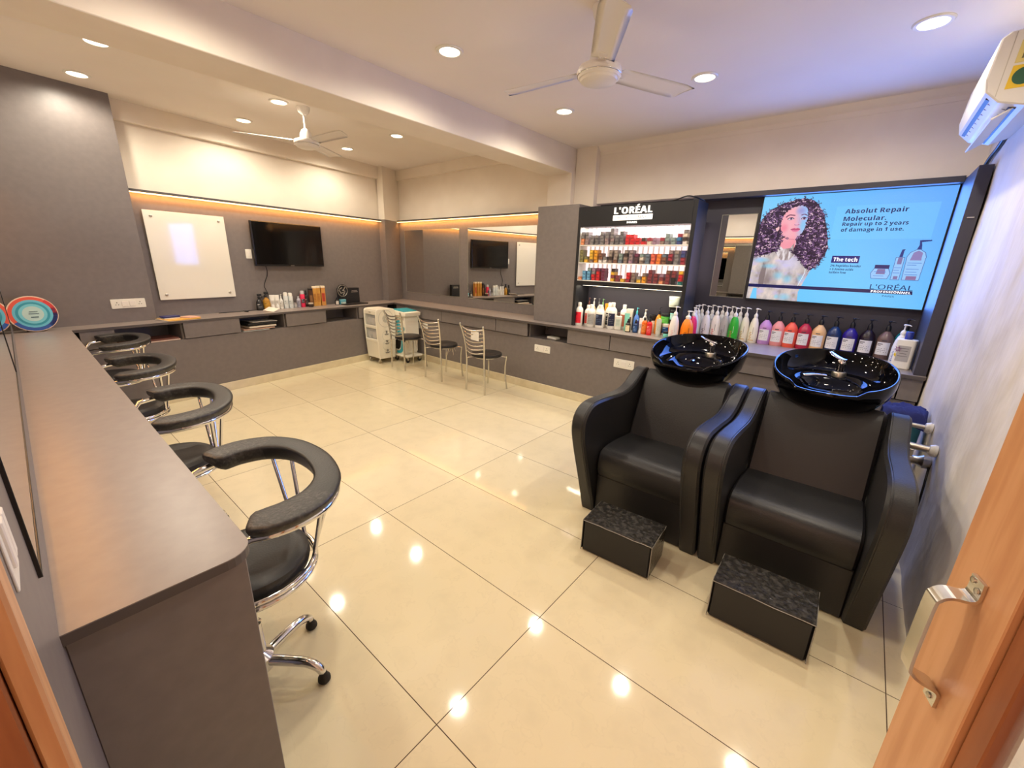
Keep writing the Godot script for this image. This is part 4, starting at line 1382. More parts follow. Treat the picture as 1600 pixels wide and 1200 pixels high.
func build_bottles() -> void:
	var wh := c8(238, 234, 226)
	var bk := c8(22, 22, 26)
	var paper := c8(226, 224, 226)
	# nine big pump bottles below the poster
	var names := [["lilac", c8(190, 140, 206), bk], ["pale pink", c8(232, 150, 150), bk], ["coral orange", c8(238, 92, 70), bk], ["crimson", c8(178, 34, 66), bk], ["cream yellow", c8(228, 182, 128), bk], ["dark teal blue", c8(20, 48, 96), bk], ["deep violet blue", c8(44, 26, 130), bk], ["very dark plum", c8(30, 14, 26), bk], ["grey brown", c8(112, 88, 82), bk]]
	var xs := [3.770, 3.872, 3.974, 4.078, 4.184, 4.291, 4.401, 4.515, 4.630]
	for i in 9:
		bottle("round", "big %s pump bottle with white label in the row below the blue poster" % names[i][0], xs[i], -3.895 - 0.003 * (i % 2), 0.0535, 0.312, names[i][1], names[i][2], paper, c8(70, 66, 76), H, -0.12 - 0.03 * (i % 3), "big pump bottles below the poster")
	bottle("round", "teal pump bottle with a black pump, last in the row and behind the white bottles", 4.735, -3.90, 0.053, 0.34, c8(10, 120, 134), bk, paper, c8(60, 60, 66), H, -0.3)
	bottle("slim", "white bottle with a blue stripe and white pump, beside the purple star bottle", 4.715, -3.735, 0.044, 0.31, wh, wh, c8(30, 70, 160), c8(30, 70, 160), H, -0.4)
	var st := bottle("square", "white flat bottle with a purple star and a dark blue cap, nearest the end panel", 4.738, -3.545, 0.056, 0.275, wh, c8(46, 60, 150), c8(176, 172, 172), c8(110, 104, 108), H, -0.25)
	var s := nst()
	for k in 6:
		var a := TAU * k / 6 + 0.2
		prism(s, pv2([Vector2(cos(a - 0.5) * 0.008, sin(a - 0.5) * 0.008), Vector2(cos(a) * 0.026, sin(a) * 0.026), Vector2(cos(a + 0.5) * 0.008, sin(a + 0.5) * 0.008)]), 0.0, 0.0012, Transform3D(Basis(), Vector3(-0.034, 0.145, 0.0388)))
	obj("purple_star", s, col(c8(122, 28, 116)), st)
	s = nst()
	prism(s, pv2([Vector2(-0.05, 0.10), Vector2(-0.030, 0.075), Vector2(-0.026, 0.09), Vector2(-0.045, 0.118)]), 0.0, 0.0012, Transform3D(Basis(), Vector3(0, 0, 0.0368)))
	obj("yellow_swirl", s, col(c8(240, 205, 50)), st)
	# slim pump bottles: two before the poster, then the group between poster and display
	bottle("slim", "slim cream white pump bottle with gold leaf print, left of the lilac bottle's twin", 3.592, -3.885, 0.041, 0.328, c8(240, 232, 214), wh, c8(206, 160, 84), c8(150, 140, 124), H, -0.1, "slim white pump bottles")
	bottle("slim", "slim cream white pump bottle with gold leaf print, touching the lilac bottle", 3.674, -3.880, 0.041, 0.328, c8(240, 232, 214), wh, c8(206, 160, 84), c8(150, 140, 124), H, -0.1, "slim white pump bottles")
	var g := "slim pump bottles behind the left basin"
	bottle("slim", "bright green slim pump bottle behind the left basin", 3.512, -3.815, 0.045, 0.325, c8(44, 176, 48), wh, c8(196, 110, 84), c8(220, 230, 210), H, 0.0, g)
	bottle("slim", "silver grey slim pump bottle left of the bright green one", 3.428, -3.825, 0.042, 0.325, c8(176, 172, 174), wh, c8(92, 90, 94), c8(110, 108, 112), H, 0.0, g)
	bottle("slim", "white slim pump bottle with a red flower print, behind the left basin", 3.345, -3.815, 0.044, 0.325, c8(236, 228, 220), wh, c8(206, 40, 60), c8(110, 104, 104), H, 0.0, g)
	bottle("slim", "white slim pump bottle with a dark plum swirl print, behind the left basin", 3.263, -3.775, 0.043, 0.325, c8(228, 222, 218), wh, c8(86, 44, 62), c8(110, 104, 104), H, 0.0, g)
	bottle("slim", "magenta slim pump bottle behind the orange bottle", 3.196, -3.575, 0.043, 0.315, c8(222, 36, 100), wh, c8(240, 130, 170), c8(250, 190, 210), H, 0.0, g)
	bottle("slim", "big orange pump bottle beside the display's right edge", 3.190, -3.440, 0.058, 0.290, c8(248, 132, 8), wh, c8(170, 84, 20), c8(120, 62, 20), H, 0.4, g)
	bottle("slim", "slim white pump bottle before the display's right post", 3.085, -3.388, 0.044, 0.325, c8(236, 230, 226), wh, c8(240, 190, 196), c8(200, 190, 190), H, 0.3, g)
	var rear := [[3.178, -3.680, "first of the white pump bottles in file behind the magenta one"], [3.175, -3.780, "second of the white pump bottles in file behind the magenta one"], [3.180, -3.885, "last white pump bottle in file behind the magenta one"], [3.275, -3.905, "white pump bottle behind the plum print one"], [3.365, -3.925, "white pump bottle behind the red flower print one"], [3.450, -3.930, "white pump bottle behind the silver grey one"], [3.530, -3.925, "white pump bottle behind the bright green one"]]
	for v in rear:
		bottle("slim", v[2], v[0], v[1], 0.040, 0.326, c8(222, 222, 218), wh, c8(170, 170, 172), c8(140, 140, 142), H, 0.1, g)
	# bottles in the open lower part of the display
	var d := "bleach and care bottles in the display's open niche"
	bottle("cap", "white bottle with a red band, leftmost in the display's niche", 1.945, -3.525, 0.043, 0.262, wh, wh, c8(226, 24, 48), c8(150, 20, 40), H, 0.2, d)
	bottle("cap", "white bottle with a small red emblem, second from the left in the niche", 2.018, -3.600, 0.040, 0.236, wh, wh, c8(206, 60, 52), c8(150, 140, 134), H, 0.2, d)
	bottle("cap", "big white bottle with a tall grey label, third in the niche", 2.092, -3.545, 0.048, 0.250, wh, wh, c8(168, 166, 160), c8(120, 118, 114), H, 0.35, d)
	bottle("cap", "big white bottle with a square navy label, fourth in the niche", 2.200, -3.550, 0.049, 0.255, wh, wh, c8(28, 38, 64), c8(130, 150, 190), H, 0.2, d)
	bottle("cap", "white bottle with two black labels, behind the navy labelled ones", 2.262, -3.650, 0.043, 0.278, wh, wh, c8(34, 34, 38), c8(210, 210, 206), H, 0.2, d)
	bottle("cap", "tall white bottle with a navy label and a small grey one", 2.330, -3.590, 0.048, 0.288, wh, wh, c8(24, 30, 60), c8(150, 150, 150), H, 0.2, d)
	bottle("cap", "tall white bottle with a brown neck band, behind the pale flask", 2.425, -3.680, 0.042, 0.268, wh, wh, c8(196, 110, 84), c8(130, 90, 70), H, 0.2, d)
	bottle("square", "pale square flask with a dark brown cap in the niche", 2.415, -3.575, 0.036, 0.190, c8(226, 222, 208), c8(60, 34, 22), c8(196, 206, 190), c8(140, 140, 130), H, 0.3, d)
	bottle("carton", "cream carton behind the mint tube in the niche", 2.500, -3.665, 0.033, 0.230, c8(234, 224, 206), c8(238, 232, 220), c8(90, 40, 30), c8(60, 30, 20), H, 0.2, d)
	bottle("tube", "mint green tube standing on its cap in the niche", 2.515, -3.570, 0.027, 0.19, c8(126, 200, 178), c8(120, 190, 170), null, bk, H, 0.2, d)
	bottle("drop", "small brown dropper bottle with a cream label in the niche", 2.560, -3.515, 0.028, 0.142, c8(38, 28, 22), bk, c8(238, 226, 184), c8(206, 160, 100), H, 0.2, d)
	bottle("drop", "small navy bottle with a black cap in the niche", 2.632, -3.545, 0.027, 0.138, c8(16, 46, 92), bk, c8(30, 80, 140), c8(220, 230, 240), H, 0.2, d)
	bottle("round", "blue and turquoise patterned pump bottle behind the small brown one", 2.585, -3.655, 0.030, 0.250, c8(86, 130, 214), c8(70, 190, 206), c8(60, 60, 140), c8(180, 220, 240), H, 0.8, d)
	bottle("round", "small white pump bottle in the middle of the niche", 2.675, -3.665, 0.030, 0.240, wh, wh, null, bk, H, 0.8, d)
	bottle("tube", "thin white tube beside the orange bottle in the niche", 2.690, -3.540, 0.020, 0.160, c8(232, 230, 230), wh, c8(200, 200, 206), c8(150, 150, 160), H, 0.2, d)
	bottle("jar", "cream jar with a black lid, behind the orange bottle in the niche", 2.755, -3.670, 0.038, 0.19, c8(236, 226, 214), bk, null, bk, H, 0.2, d)
	bottle("cap", "orange bottle with a wide black cap in the niche", 2.735, -3.525, 0.027, 0.172, c8(226, 104, 24), bk, c8(236, 140, 60), c8(150, 60, 10), H, 0.2, d)
	bottle("cap", "bright red bottle with a wide black cap in the niche", 2.800, -3.500, 0.027, 0.168, c8(214, 10, 26), bk, c8(230, 60, 66), c8(250, 210, 200), H, 0.2, d)
	bottle("round", "amber pump bottle with a black pump in the niche", 2.835, -3.640, 0.034, 0.280, c8(226, 142, 30), bk, c8(240, 176, 60), c8(120, 70, 10), H, 0.7, d)
	bottle("cap", "small yellow bottle behind the grey tube in the niche", 2.868, -3.580, 0.024, 0.175, c8(228, 176, 40), c8(236, 224, 120), null, bk, H, 0.2, d)
	bottle("tube", "grey white tube with a green print in the niche", 2.897, -3.490, 0.026, 0.175, c8(200, 200, 192), c8(190, 190, 182), c8(206, 206, 196), c8(90, 150, 70), H, 0.2, d)
	bottle("tub", "white tub with a blue label under the green jar", 2.928, -3.640, 0.046, 0.122, wh, wh, c8(12, 84, 156), c8(200, 224, 240), H, 0.2, d)
	bottle("jar", "bright green jar with a black lid, stacked on the white tub", 2.903, -3.640, 0.044, 0.100, c8(84, 190, 70), c8(40, 42, 42), c8(110, 206, 90), c8(40, 120, 40), H + 0.1225, 0.2, d)
	bottle("jar", "tiny turquoise jar with a black lid at the niche's right front", 2.975, -3.500, 0.025, 0.056, c8(130, 222, 206), bk, null, bk, H, 0.2, d)
	bottle("jar", "orange jar at the niche's right end, under the turquoise jar", 2.990, -3.615, 0.034, 0.170, c8(240, 120, 20), bk, null, bk, H, 0.2, d)
	bottle("jar", "pale turquoise jar with a black lid, stacked on the orange jar", 2.990, -3.615, 0.034, 0.095, c8(150, 226, 218), bk, c8(190, 236, 230), c8(220, 160, 90), H + 0.1705, 0.2, d)
	bottle("carton", "dark carton at the niche's right rear, under the white tub", 2.965, -3.690, 0.040, 0.29, c8(30, 28, 30), c8(30, 28, 30), null, bk, H, 0.0, d)
	bottle("tub", "big white tub lying highest at the right rear of the niche", 2.960, -3.672, 0.054, 0.105, c8(226, 232, 216), c8(236, 240, 226), c8(206, 214, 198), c8(140, 150, 140), H + 0.2905, 0.2, d)
	for v in [[1.975, -3.685, "white bottle with a brown pump at the left rear of the niche", c8(232, 200, 150), c8(110, 62, 50)], [2.035, -3.690, "cream bottle with a white pump at the left rear of the niche", c8(236, 214, 170), wh], [2.100, -3.688, "white bottle with a grey pump at the rear of the niche", c8(230, 226, 214), c8(96, 96, 92)], [2.155, -3.680, "white bottle with a pale green pump at the rear of the niche", c8(230, 230, 214), c8(130, 180, 120)]]:
		bottle("round", v[2], v[0], v[1], 0.030, 0.31, v[3], v[4], null, bk, H, 0.9, d)
	bottle("jar", "orange lidded jar at the rear of the niche, behind the navy labelled bottle", 2.225, -3.690, 0.040, 0.262, wh, c8(240, 150, 40), null, bk, H, 0.0, d)
	# hair products on the left counter, below the television
	var w := "hair products below the television"
	var pr := [["spray", "black trigger spray bottle, leftmost of the products below the television", -0.330, 1.972, 0.042, 0.211, bk, bk, c8(40, 40, 42), c8(210, 210, 206)],
		["spray", "golden trigger spray bottle with a black head, below the television", -0.330, 1.885, 0.043, 0.230, c8(176, 126, 36), bk, c8(196, 146, 50), c8(40, 30, 16)],
		["tube", "white tube beside the golden spray bottle", -0.330, 1.810, 0.030, 0.185, wh, wh, c8(226, 218, 206), c8(120, 116, 110)],
		["tube", "white tube beside the small white pump bottle", -0.330, 1.748, 0.030, 0.182, wh, wh, c8(226, 218, 206), c8(120, 116, 110)],
		["round", "small white pump bottle below the television", -0.330, 1.692, 0.024, 0.188, wh, wh, c8(216, 210, 200), c8(120, 116, 110)],
		["can", "taller white spray can below the television", -0.330, 1.628, 0.030, 0.212, c8(222, 226, 224), wh, c8(206, 210, 208), c8(90, 94, 96)],
		["can", "shorter white spray can below the television", -0.330, 1.562, 0.030, 0.201, c8(222, 226, 224), wh, c8(206, 210, 208), c8(90, 94, 96)],
		["jar", "small grey jar among the products below the television", -0.330, 1.505, 0.026, 0.065, c8(176, 172, 170), c8(140, 134, 132), null, bk],
		["cap", "small lavender grey bottle below the television", -0.330, 1.450, 0.026, 0.148, c8(176, 172, 186), c8(190, 190, 196), c8(150, 146, 160), c8(90, 90, 100)],
		["can", "pink and silver spray can below the television", -0.330, 1.388, 0.030, 0.223, c8(238, 50, 90), c8(190, 186, 186), c8(60, 50, 56), c8(230, 220, 220)],
		["drop", "dark tall dropper bottle behind the small dark jar", -0.345, 1.325, 0.026, 0.224, c8(38, 26, 22), bk, c8(60, 46, 40), c8(206, 200, 190)],
		["jar", "small dark brown jar with a pale lid below the television", -0.260, 1.318, 0.032, 0.058, c8(50, 36, 30), c8(206, 190, 170), null, bk],
		["carton", "dark brown carton beside the golden cartons", -0.330, 1.262, 0.028, 0.249, c8(74, 44, 28), bk, c8(120, 80, 44), c8(190, 140, 80)],
		["carton", "golden carton with a cream top, first of three", -0.330, 1.204, 0.027, 0.277, c8(206, 150, 66), c8(240, 222, 190), c8(190, 126, 50), c8(120, 70, 30)],
		["carton", "golden carton with a cream top, second of three", -0.330, 1.146, 0.027, 0.279, c8(206, 150, 66), c8(240, 222, 190), c8(190, 126, 50), c8(120, 70, 30)],
		["carton", "golden carton with a red foot, third of three and set apart", -0.330, 1.070, 0.029, 0.278, c8(206, 144, 70), c8(240, 222, 190), c8(186, 60, 40), c8(120, 50, 30)],
		["drop", "small black bottle with a white label beside the black counter display", -0.250, 0.905, 0.027, 0.114, bk, bk, c8(222, 214, 204), c8(120, 116, 110)],
		["jar", "wide turquoise jar before the black counter display", -0.250, 0.805, 0.048, 0.074, c8(60, 160, 186), c8(110, 180, 196), c8(190, 210, 200), c8(80, 120, 130)]]
	for v in pr:
		var at := w1(v[2], 0, v[3])
		bottle(v[0], v[1], at.x, at.z, v[4], v[5], v[6], v[7], v[8], v[9], H, PI / 2 + 0.148 - 0.35, w, "bottle" if v[0] in ["spray", "round", "cap", "drop"] else "carton" if v[0] == "carton" else v[0])

# ------------------------------------------------------------------ the tint display
func build_display() -> void:
	var s := nst()
	bx(s, 1.335, 1.890, H, 2.158, -3.80, -3.462, 0.003)
	var t := thing("wall_cupboard", "tall plain grey cupboard standing on the counter left of the lit tint display", "cupboard")
	obj("body", s, M.laminate, t)
	t = thing("display_cabinet", "black display cabinet with a lit white shelf case and a glowing white sign", "display cabinet")
	var x0 := 1.892
	var x1 := 3.127
	var zf := -3.45
	var zb := -3.745
	s = nst()
	bx(s, x0, x0 + 0.033, H, 2.121, zb, zf, 0.002)
	obj("side_panel", s, M.black_board, t)
	s = nst()
	bx(s, x1 - 0.038, x1, H, 2.121, zb, zf, 0.002)
	obj("side_panel", s, M.black_board, t)
	for v in [[x0 + 0.0332, x0 + 0.0352], [x1 - 0.0402, x1 - 0.0382]]:
		s = nst()
		bx(s, v[0], v[1], 1.3625, 1.9205, -3.62, -3.458)
		obj("side_liner", s, M.white_plastic, t)
	s = nst()
	bx(s, x0 + 0.033, x1 - 0.038, 1.921, 2.121, zb, zf, 0.002)
	obj("header", s, M.black_board, t)
	s = nst()
	bx(s, x0 + 0.033, x1 - 0.038, 1.316, 1.362, zb, zf, 0.002)
	obj("cross_board", s, M.black_board, t)
	s = nst()
	bx(s, x0 + 0.033, x1 - 0.038, H, 1.316, zb, zb + 0.012)
	obj("niche_back", s, M.charcoal, t)
	# shelf case
	s = nst()
	bx(s, x0 + 0.034, x1 - 0.039, 1.362, 1.921, zb, -3.625)
	obj("lit_panel", s, M.lit_back, t)
	s = nst()
	for y in [1.362, 1.548, 1.730]:
		bx(s, x0 + 0.034, x1 - 0.039, y, y + 0.009, -3.625, -3.456, 0.001)
	obj("shelf", s, M.white_plastic, t)
	s = nst()
	for r in 3:
		for k in 20:
			var x := 1.927 + 0.0555 * (k + 1)
			bx(s, x - 0.0012, x + 0.0012, [1.371, 1.557, 1.739][r], [1.545, 1.727, 1.918][r], -3.625, -3.59)
	obj("divider", s, M.white_plastic, t)
	area(Vector3(2.507, 1.912, -3.47), Vector3(0, -0.85, -0.5).normalized(), Vector2(1.12, 0.012), Color(1.0, 0.92, 0.9), 0.35, Vector3(0, 0.5, -0.85).normalized())
	area(Vector3(2.507, 1.308, -3.56), Vector3.DOWN, Vector2(1.12, 0.02), Color(1.0, 0.95, 0.86), 0.40, Vector3.FORWARD)
	s = nst()
	bx(s, 1.95, 3.06, 1.309, 1.316, -3.57, -3.55)
	obj("niche_light_strip", s, M.lamp, t)
	# sign
	words("L'ORÉAL", 0.062, M.sign_white, t, face_z(2.512, 2.074, -3.444), 0.395, true, 0.010)
	s = nst()
	bx(s, 2.306, 2.718, 1.972, 2.021, -3.449, -3.440, 0.002)
	var bar := obj("sign_bar", s, M.sign_white, t)
	words("PROFESSIONNEL", 0.021, mat("sign_grey", Color8(60, 58, 56), 0.6), bar, face_z(2.512, 1.997, -3.4395), 0.355, false, 0.002)
	words("PARIS", 0.019, M.sign_white, t, face_z(2.514, 1.951, -3.446), 0.105, true, 0.006)
	# tint boxes
	var K := {"o": c8(224, 134, 84), "g": c8(118, 112, 112), "d": c8(92, 88, 90), "m": c8(142, 118, 118), "r": c8(206, 16, 22), "k": c8(44, 26, 22), "c": c8(222, 202, 178), "v": c8(150, 110, 130), "b": c8(128, 104, 90), "e": c8(122, 140, 134), "n": c8(38, 52, 110), "u": c8(24, 100, 150), "w": c8(226, 214, 206), "x": c8(150, 28, 44), "l": c8(122, 116, 62), "y": c8(232, 176, 36), "a": c8(236, 152, 20), "t": c8(150, 132, 120), "p": c8(104, 30, 60), "s": c8(94, 108, 122), "q": c8(232, 92, 60), "z": c8(240, 116, 30), "f": c8(122, 34, 40), "j": c8(72, 40, 46), "h": c8(92, 160, 206), "i": c8(60, 56, 116), "T": c8(20, 110, 110), "B": c8(18, 14, 14), "R": c8(120, 70, 48)}
	var kn := {"o": "peach", "g": "grey", "d": "dark grey", "m": "mauve grey", "r": "red", "k": "near black", "c": "cream", "v": "lilac", "b": "taupe", "e": "grey green", "n": "navy", "u": "blue", "w": "white", "x": "crimson", "l": "olive", "y": "yellow", "a": "amber", "t": "beige grey", "p": "plum", "s": "slate", "q": "coral", "z": "orange", "f": "maroon", "j": "dark maroon", "h": "sky blue", "i": "indigo", "T": "teal", "B": "black", "R": "russet"}
	var rows := [[[1.956, "oogg"], [2.008, "mmgg"], [2.070, "ggg"], [2.125, "ddg"], [2.189, "gggg"], [2.245, "mmgg"], [2.305, "gmggd"], [2.360, "ddg"], [2.416, "gddd"], [2.475, "rrr"], [2.529, "rrr"], [2.586, "rr"], [2.646, "rk"], [2.705, "cx"], [2.762, "vv"], [2.829, "bx"], [2.882, "gee"], [2.938, "ee"], [2.993, "nux"], [3.048, "wkcg"]],
		[[1.956, "llll"], [2.011, "yl"], [2.078, "byyy"], [2.132, "aaaa"], [2.189, "wRR"], [2.244, "wg"], [2.305, "bktt"], [2.363, "Rttt"], [2.419, "see"], [2.476, "bbkt"], [2.533, "vmmm"], [2.589, "jjp"], [2.646, "bce"], [2.708, "sss"], [2.763, "qqq"], [2.819, "zzz"], [2.873, "RRs"], [2.932, "kxxm"], [2.991, "gggt"], [3.050, "xxni"]],
		[[1.955, "o"], [2.004, "hhh"], [2.060, "hhhe"], [2.118, "rrgv"], [2.176, "rrrp"], [2.236, "pppp"], [2.350, "yfyk"], [2.406, "ff"], [2.464, "y"], [2.522, "xrr"], [2.580, "bbb"], [2.638, "yg"], [2.694, "aab"], [2.754, "ffff"], [2.812, "fff"], [2.871, "ofv"], [2.931, "fffR"], [2.989, "BBff"], [3.052, "Trry"]]]
	var meshes := []
	for v in 2:
		var q := nst()
		q.set_color(Color(0.75, 0.75, 0.75))
		box(q, Vector3(0, 0, 0), Vector3(0.039, 0.0325, 0.085), 0.0015)
		q.set_color(Color(1, 1, 1))
		box(q, Vector3(-0.003 + 0.006 * v, -0.002 + 0.002 * v, 0.0428), Vector3(0.030, 0.015, 0.0012))
		q.set_color(Color(0.25, 0.25, 0.25))
		box(q, Vector3(0.008 - 0.014 * v, 0.0095, 0.0428), Vector3(0.018, 0.004, 0.0012))
		meshes.append(mesh_of(q))
	var ord := ["lowest", "second up", "third up", "fourth up", "fifth up"]
	var nth := ["first", "second", "third", "fourth", "fifth", "sixth", "seventh", "eighth", "ninth", "tenth", "eleventh", "twelfth", "thirteenth", "fourteenth", "fifteenth", "sixteenth", "seventeenth", "eighteenth", "nineteenth", "twentieth"]
	for r in 3:
		for k in rows[r].size():
			var codes: String = rows[r][k][1]
			for n in codes.length():
				var key := codes[n]
				var mt: StandardMaterial3D = mat("tint_" + key, K[key], 0.45)
				mt.vertex_color_use_as_albedo = true
				mt.albedo_color = K[key].lightened(0.12)
				var bxm := obj("tint_box", meshes[(k + n) % 2], mt, self, Transform3D(Basis(Vector3.UP, rng.randf_range(-0.06, 0.06)), Vector3(rows[r][k][0] + rng.randf_range(-0.0015, 0.0015), [1.739, 1.557, 1.371][r] + 0.0171 + 0.0327 * n, -3.506 + rng.randf_range(-0.004, 0.004))))
				tag(bxm, "%s hair tint box, %s in the %s stack from left, %s lit shelf" % [kn[key], ord[n], nth[k], ["top", "middle", "bottom"][r]], "box", "hair tint boxes on the lit shelves")

# ------------------------------------------------------------------ the lit poster
var img: Image
const PW := 800
const PH := 577
func px(x: float, y: float) -> Vector2:            # metres on the poster (as measured) to pixels
	return Vector2((x - 3.550) / 1.240 * PW, (2.167 - y) / 0.898 * PH)

func pm(x: float, y: float) -> Vector2:            # measured on a plane a little nearer
	return px(4.4286 + (x - 4.4286) * 1.041, 1.542 + (y - 1.542) * 1.041)

func paint(pts: Array, f) -> void:                 # fill a polygon with a colour or with a function of (x, y)
	var lo := PH
	var hi := 0
	for p in pts:
		lo = min(lo, int(floor(p.y))); hi = max(hi, int(ceil(p.y)))
	for y in range(max(0, lo), min(PH, hi)):
		var xs := []
		for i in pts.size():
			var a: Vector2 = pts[i]
			var b: Vector2 = pts[(i + 1) % pts.size()]
			var yy := y + 0.5
			if (a.y <= yy) != (b.y <= yy):
				xs.append(a.x + (yy - a.y) / (b.y - a.y) * (b.x - a.x))
		xs.sort()
		for i in range(0, xs.size() - 1, 2):
			var x0: int = clamp(int(round(xs[i])), 0, PW)
			var x1: int = clamp(int(round(xs[i + 1])), 0, PW)
			if x1 <= x0: continue
			if f is Color: img.fill_rect(Rect2i(x0, y, x1 - x0, 1), f)
			else:
				for x in range(x0, x1): img.set_pixel(x, y, f.call(x, y))

func oval(c: Vector2, rx: float, ry: float, f, turn := 0.0) -> void:
	var p := []
	for k in 28: p.append(c + Vector2(cos(TAU * k / 28) * rx, sin(TAU * k / 28) * ry).rotated(turn))
	paint(p, f)

func stroke(pts: Array, w: float, c: Color) -> void:
	for i in pts.size() - 1:
		var a: Vector2 = pts[i]
		var b: Vector2 = pts[i + 1]
		var n: int = max(1, int(a.distance_to(b)))
		for k in n:
			var p := a.lerp(b, float(k) / n)
			var h := int(ceil(w))
			img.fill_rect(Rect2i(int(p.x - w / 2), int(p.y - w / 2), h, h).intersection(Rect2i(0, 0, PW, PH)), c)

func soft(c: Vector2, rx: float, ry: float, tint: Color, k: float) -> void:
	for y in range(max(0, int(c.y - ry)), min(PH, int(c.y + ry))):
		for x in range(max(0, int(c.x - rx)), min(PW, int(c.x + rx))):
			var d := Vector2((x - c.x) / rx, (y - c.y) / ry).length_squared()
			if d < 1.0:
				img.set_pixel(x, y, img.get_pixel(x, y).lerp(tint, k * (1 - d) * (1 - d)))

func poster_picture() -> ImageTexture:
	img = Image.create(PW, PH, false, Image.FORMAT_RGB8)
	for y in PH:
		for x in PW:
			var u := float(x) / PW
			var v := float(y) / PH
			var c := c8(112, 202, 255).lerp(c8(104, 172, 255), clamp(u * 1.1 - 0.25 - v * 0.25 + (0.3 - v) * 0.5, 0.0, 1.0))
			img.set_pixel(x, y, c.lerp(c8(150, 212, 250), clamp(0.4 - u * 1.3, 0.0, 1.0)))
	# faint frame behind the headline
	var q := [px(4.10, 2.06), px(4.72, 2.06), px(4.72, 1.80), px(4.10, 1.80)]
	paint(q, func(x, y): return img.get_pixel(x, y).lerp(c8(128, 214, 255), 0.35))
	var r := RandomNumberGenerator.new()
	r.seed = 11
	# hair mass behind
	var hair := curve([pm(3.600, 1.960), pm(3.640, 2.020), pm(3.720, 2.075), pm(3.80, 2.100), pm(3.88, 2.112), pm(3.960, 2.085), pm(4.020, 2.010), pm(4.060, 1.92), pm(4.095, 1.80), pm(4.110, 1.70), pm(4.07, 1.60), pm(4.02, 1.545), pm(3.96, 1.60), pm(3.90, 1.66), pm(3.84, 1.72), pm(3.74, 1.69), pm(3.66, 1.665), pm(3.58, 1.66), pm(3.56, 1.75), pm(3.57, 1.86)], 5, true)
	# body
	var nz := FastNoiseLite.new()
	nz.seed = 3; nz.frequency = 0.018
	var body := [pm(3.76, 1.80), pm(3.77, 1.72), pm(3.72, 1.69), pm(3.64, 1.675), pm(3.575, 1.655), pm(3.55, 1.60), pm(3.53, 1.20), pm(3.99, 1.20), pm(3.975, 1.36), pm(4.00, 1.45), pm(4.03, 1.55), pm(4.00, 1.60), pm(3.93, 1.66), pm(3.89, 1.72), pm(3.895, 1.80)]
	paint(body, func(x, y):
		var n: float = nz.get_noise_2d(x * 0.8, y * 0.5)
		var m: float = nz.get_noise_2d(x * 0.5 + 300, y * 1.3)
		var c := c8(196, 184, 182).lerp(c8(232, 214, 206), clamp(n * 1.6 + 0.2, 0, 1))
		return c.lerp(c8(204, 190, 232), clamp(m * 1.4, 0, 1)).lerp(c8(150, 130, 128), clamp(-n * 1.8 - 0.25, 0, 0.8)))
	# arm gap and folds
	paint([pm(3.628, 1.375), pm(3.655, 1.375), pm(3.672, 1.26), pm(3.612, 1.26)], c8(118, 206, 255))
	paint([pm(3.672, 1.60), pm(3.70, 1.56), pm(3.70, 1.40), pm(3.665, 1.375), pm(3.655, 1.48)], c8(138, 122, 122))
	for v in [[3.80, 1.49, 40, 34], [3.875, 1.465, 34, 36], [3.97, 1.475, 26, 30], [3.88, 1.31, 44, 30], [3.82, 1.31, 18, 20], [3.65, 1.62, 60, 22], [3.72, 1.57, 60, 20]]:
		soft(pm(v[0], v[1]), v[2], v[3], c8(120, 208, 250), 0.6)
	soft(pm(3.86, 1.60), 90, 70, c8(214, 208, 246), 0.7)
	soft(pm(3.72, 1.46), 70, 60, c8(128, 112, 112), 0.55)
	stroke([pm(3.985, 1.60), pm(3.995, 1.52), pm(3.975, 1.45), pm(3.96, 1.40)], 3, c8(226, 240, 250))
	paint(hair, c8(46, 28, 58))
	# neck and face
	var tone := func(x, y):
		var p := pm(3.752, 1.90)
		var u: float = clamp((x - p.x) / (pm(3.93, 1.9).x - p.x), 0.0, 1.0)
		var v: float = clamp((y - pm(3.8, 2.06).y) / (pm(3.8, 1.80).y - pm(3.8, 2.06).y), 0.0, 1.4)
		var c := c8(250, 166, 178).lerp(c8(244, 190, 204), clamp(0.5 - abs(u - 0.35), 0, 1)).lerp(c8(160, 196, 246), smoothstep(0.45, 0.95, u + (0.5 - v) * 0.25))
		return c.lerp(c8(238, 120, 140), 0.35 * smoothstep(0.85, 1.2, v))
	paint(curve([pm(3.765, 1.87), pm(3.775, 1.76), pm(3.77, 1.70), pm(3.83, 1.655), pm(3.875, 1.71), pm(3.875, 1.80)], 4, true), tone)
	paint([pm(3.768, 1.745), pm(3.80, 1.715), pm(3.85, 1.72), pm(3.872, 1.76), pm(3.885, 1.66), pm(3.86, 1.62), pm(3.80, 1.62), pm(3.75, 1.68)], func(x, y):
		return c8(150, 132, 132).lerp(c8(236, 226, 230), clamp(nz.get_noise_2d(x * 2.5, y * 0.6) * 1.5 + 0.4, 0, 1)))
	var face := curve([pm(3.748, 1.96), pm(3.775, 2.02), pm(3.835, 2.058), pm(3.895, 2.055), pm(3.925, 2.01), pm(3.932, 1.95), pm(3.926, 1.89), pm(3.908, 1.835), pm(3.872, 1.792), pm(3.835, 1.793), pm(3.785, 1.825), pm(3.752, 1.88)], 5, true)
	paint(face, tone)
	oval(pm(3.728, 1.882), 9, 15, c8(248, 196, 200))
	soft(pm(3.875, 2.02), 34, 26, c8(150, 150, 214), 0.8)
	soft(pm(3.775, 1.885), 30, 34, c8(244, 110, 140), 0.5)
	soft(pm(3.905, 1.90), 20, 40, c8(120, 206, 246), 0.6)
	stroke([pm(3.745, 1.86), pm(3.77, 1.82), pm(3.82, 1.795), pm(3.87, 1.79)], 2, c8(206, 110, 130))
